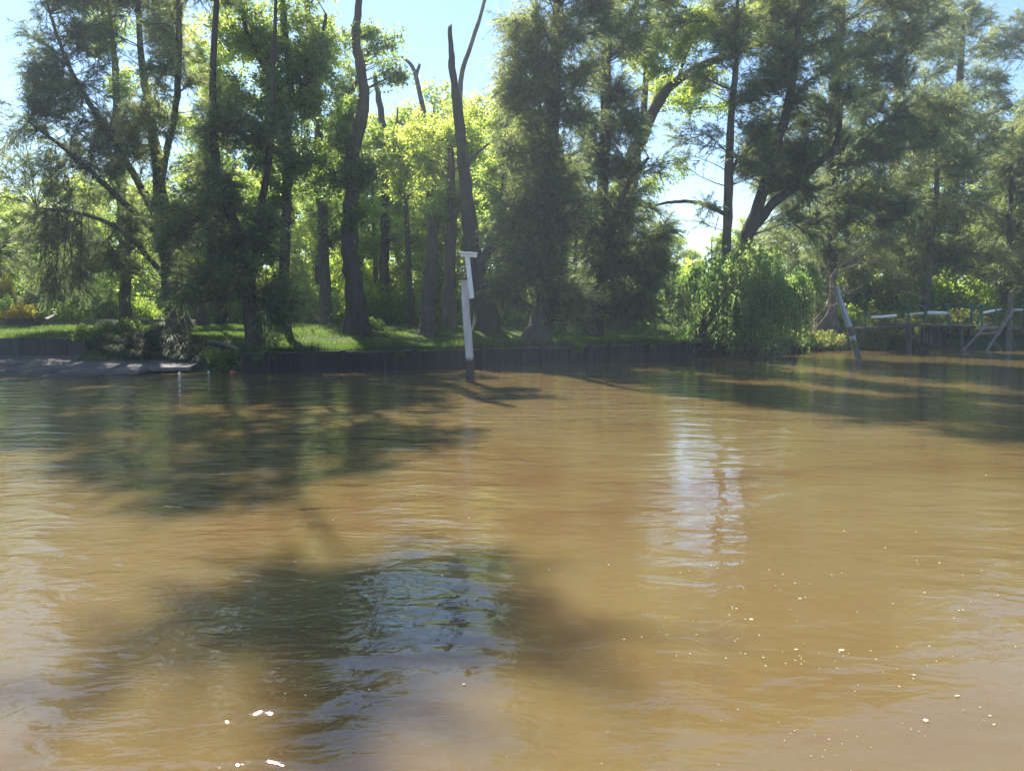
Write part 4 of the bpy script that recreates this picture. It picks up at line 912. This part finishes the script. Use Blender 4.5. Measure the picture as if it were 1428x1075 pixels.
# bank under the jetty
lab_r = ['low yellow-green bush on the bank left of the leaning pole', 'yellow-green bush between the leaning pole and the jetty', 'yellow-green bush under the near end of the jetty', 'low bush at the waterline beneath the jetty deck', 'sunlit bush behind the jetty railing']
for j, (x, D_, s, l) in enumerate([(1140, 45.2, 1.0, 0), (1165, 45.6, 1.1, 0), (1190, 46.2, 1.0, 1), (1215, 46.4, 1.2, 1), (1240, 46.6, 1.2, 1), (1256, 46.4, .9, 2), (1120, 44.5, 1.2, 0), (1275, 47.3, .9, 2), (1300, 48.5, 1, 3), (1335, 48.5, .9, 3), (1370, 48.6, 1, 3), (1400, 48.8, 1, 3), (1430, 49, 1, 3), (1470, 49, 1.1, 3), (1520, 50, 1.1, 3),
                                   (1225, 51, 1.5, 4), (1290, 52, 1.6, 4), (1340, 51, 1.5, 4), (1380, 51.5, 1.8, 4), (1420, 52, 1.8, 4), (1470, 53, 1.8, 4), (1170, 51, 1.4, 4)]):
    place(bh[0], x, 450, (s, s, s*RS.uniform(.8, 1.1)), lab_r[l]+(', '+('first' if x < 1250 else 'second' if x < 1310 else 'third' if x < 1360 else 'fourth' if x < 1400 else 'fifth' if x < 1440 else 'last')+' from the left' if l in (3, 4) else ''), 'yellow-green bushes on the right bank', D_)
place(db, 1085, 470, (1.4, 1.2, 1.1), 'dark bush at the foot of the willow by the water', D_=42.5)
place(db, 1110, 470, (1.4, 1.2, .9), 'dark bush right of the willow at the waterline', D_=43.6)
for r in bushes+bh+[yb, db, palm]+straps: kill(r)

# ------------------------------------------------------------------ buoys and flecks on the water
def blob(nm, p, r, m, label, cat, group=None, sq=(1, 1, 1)):
    import bmesh
    bm = bmesh.new(); bmesh.ops.create_icosphere(bm, subdivisions=2, radius=r)
    for v in bm.verts: v.co.x *= sq[0]; v.co.y *= sq[1]; v.co.z *= sq[2]
    me = bpy.data.meshes.new(nm); bm.to_mesh(me); bm.free(); me.materials.append(M[m])
    for q in me.polygons: q.use_smooth = True
    return tag(link(nm, me, None, tuple(p)), label, cat, group)
def wat(px, py):
    d = W(px, py, 1.0)-np.array([0, 0, H]); t = -H/d[2]; return np.array([0, 0, H])+d*t
for (x, y, r, m, l) in [(250, 522, .05, 'white', 'small white float on the water left of the plank wall'), (291, 520, .045, 'white', 'small white float below the dark shrub, nearer the wall')]:
    p = wat(x, y); o = blob('float', p+[0, 0, r*.6], r, m, l, 'float', 'white floats'); 
    v, f = tubes(np.array([[p+[0, 0, r], p+[0, 0, r*2.2]]]), np.full((1, 2), .01), 6); link('float_loop', mesh('float_loop', [(v-np.array(o.location), f, 0)], [M['white']]), o)
p = wat(325, 521); blob('red_buoy', p+[0, 0, .04], .11, 'red', 'faded red buoy floating against the left end of the plank wall', 'buoy', sq=(1.2, 1, .8))
def fleck_geo(p, a, b_, th, n=9):
    ang = np.arange(n)*2*math.pi/n; r = 1+.15*RS.randn(n)
    top = np.stack([p[0]+np.cos(ang)*a*r*.8, p[1]+np.sin(ang)*b_*r*.8, np.full(n, p[2]+th)], -1); bot = np.stack([p[0]+np.cos(ang)*a*r, p[1]+np.sin(ang)*b_*r, np.full(n, p[2])], -1)
    v = np.vstack([top, bot, [[p[0], p[1], p[2]+th*1.2]]]); f = [(i, n+i, n+(i+1) % n) for i in range(n)]+[(i, n+(i+1) % n, (i+1) % n) for i in range(n)]+[(i, (i+1) % n, 2*n) for i in range(n)]
    return v, np.array(f)
big = [(1335, 971, 7), (1291, 1005, 8), (1110, 906, 6), (1174, 907, 8), (1048, 864, 5), (1275, 942, 5), (1381, 999, 5), (1386, 1011, 4), (617, 803, 5), (647, 955, 5), (515, 962, 4), (1116, 835, 4)]
for (x, y, w_) in big:
    p = wat(x, y); r = w_*p[1]/F/2
    v, f = fleck_geo(np.zeros(3), r, r*RS.uniform(.7, 1.1), .003)
    tag(link('floating_petal', mesh('floating_petal', [(v, f, 0)], [M['foam']]), None, (p[0], p[1], .004)), 'pale petal-like fleck, one of the larger ones floating in the foreground', 'floating petal', 'larger pale flecks on the water')
vs = []; fs = []; off = 0
for j in range(150):
    if j % 9 == 0: sx_, sy_, sa_ = RS.uniform(950, 1400), RS.uniform(720, 1040), RS.uniform(-.2, .5)
    t_ = RS.randn()*85; x = sx_+t_; y = sy_+t_*sa_+RS.randn()*10
    if j > 120: x = RS.uniform(380, 1428); y = RS.uniform(640, 1070)
    y = min(max(y, 600), 1085)
    p = wat(x, y); r = RS.uniform(1.2, 3.2)*p[1]/F/2
    v, f = fleck_geo(p+[0, 0, .003], r, r, .002, 6); vs.append(v); fs.append(f+off); off += len(v)
link('drifting_debris', mesh('drifting_debris', [(np.vstack(vs), np.vstack(fs), 0)], [M['foam']]), kind='stuff')
p = wat(1320, 712)
print('tris', sum(len(m.polygons) for m in bpy.data.meshes))
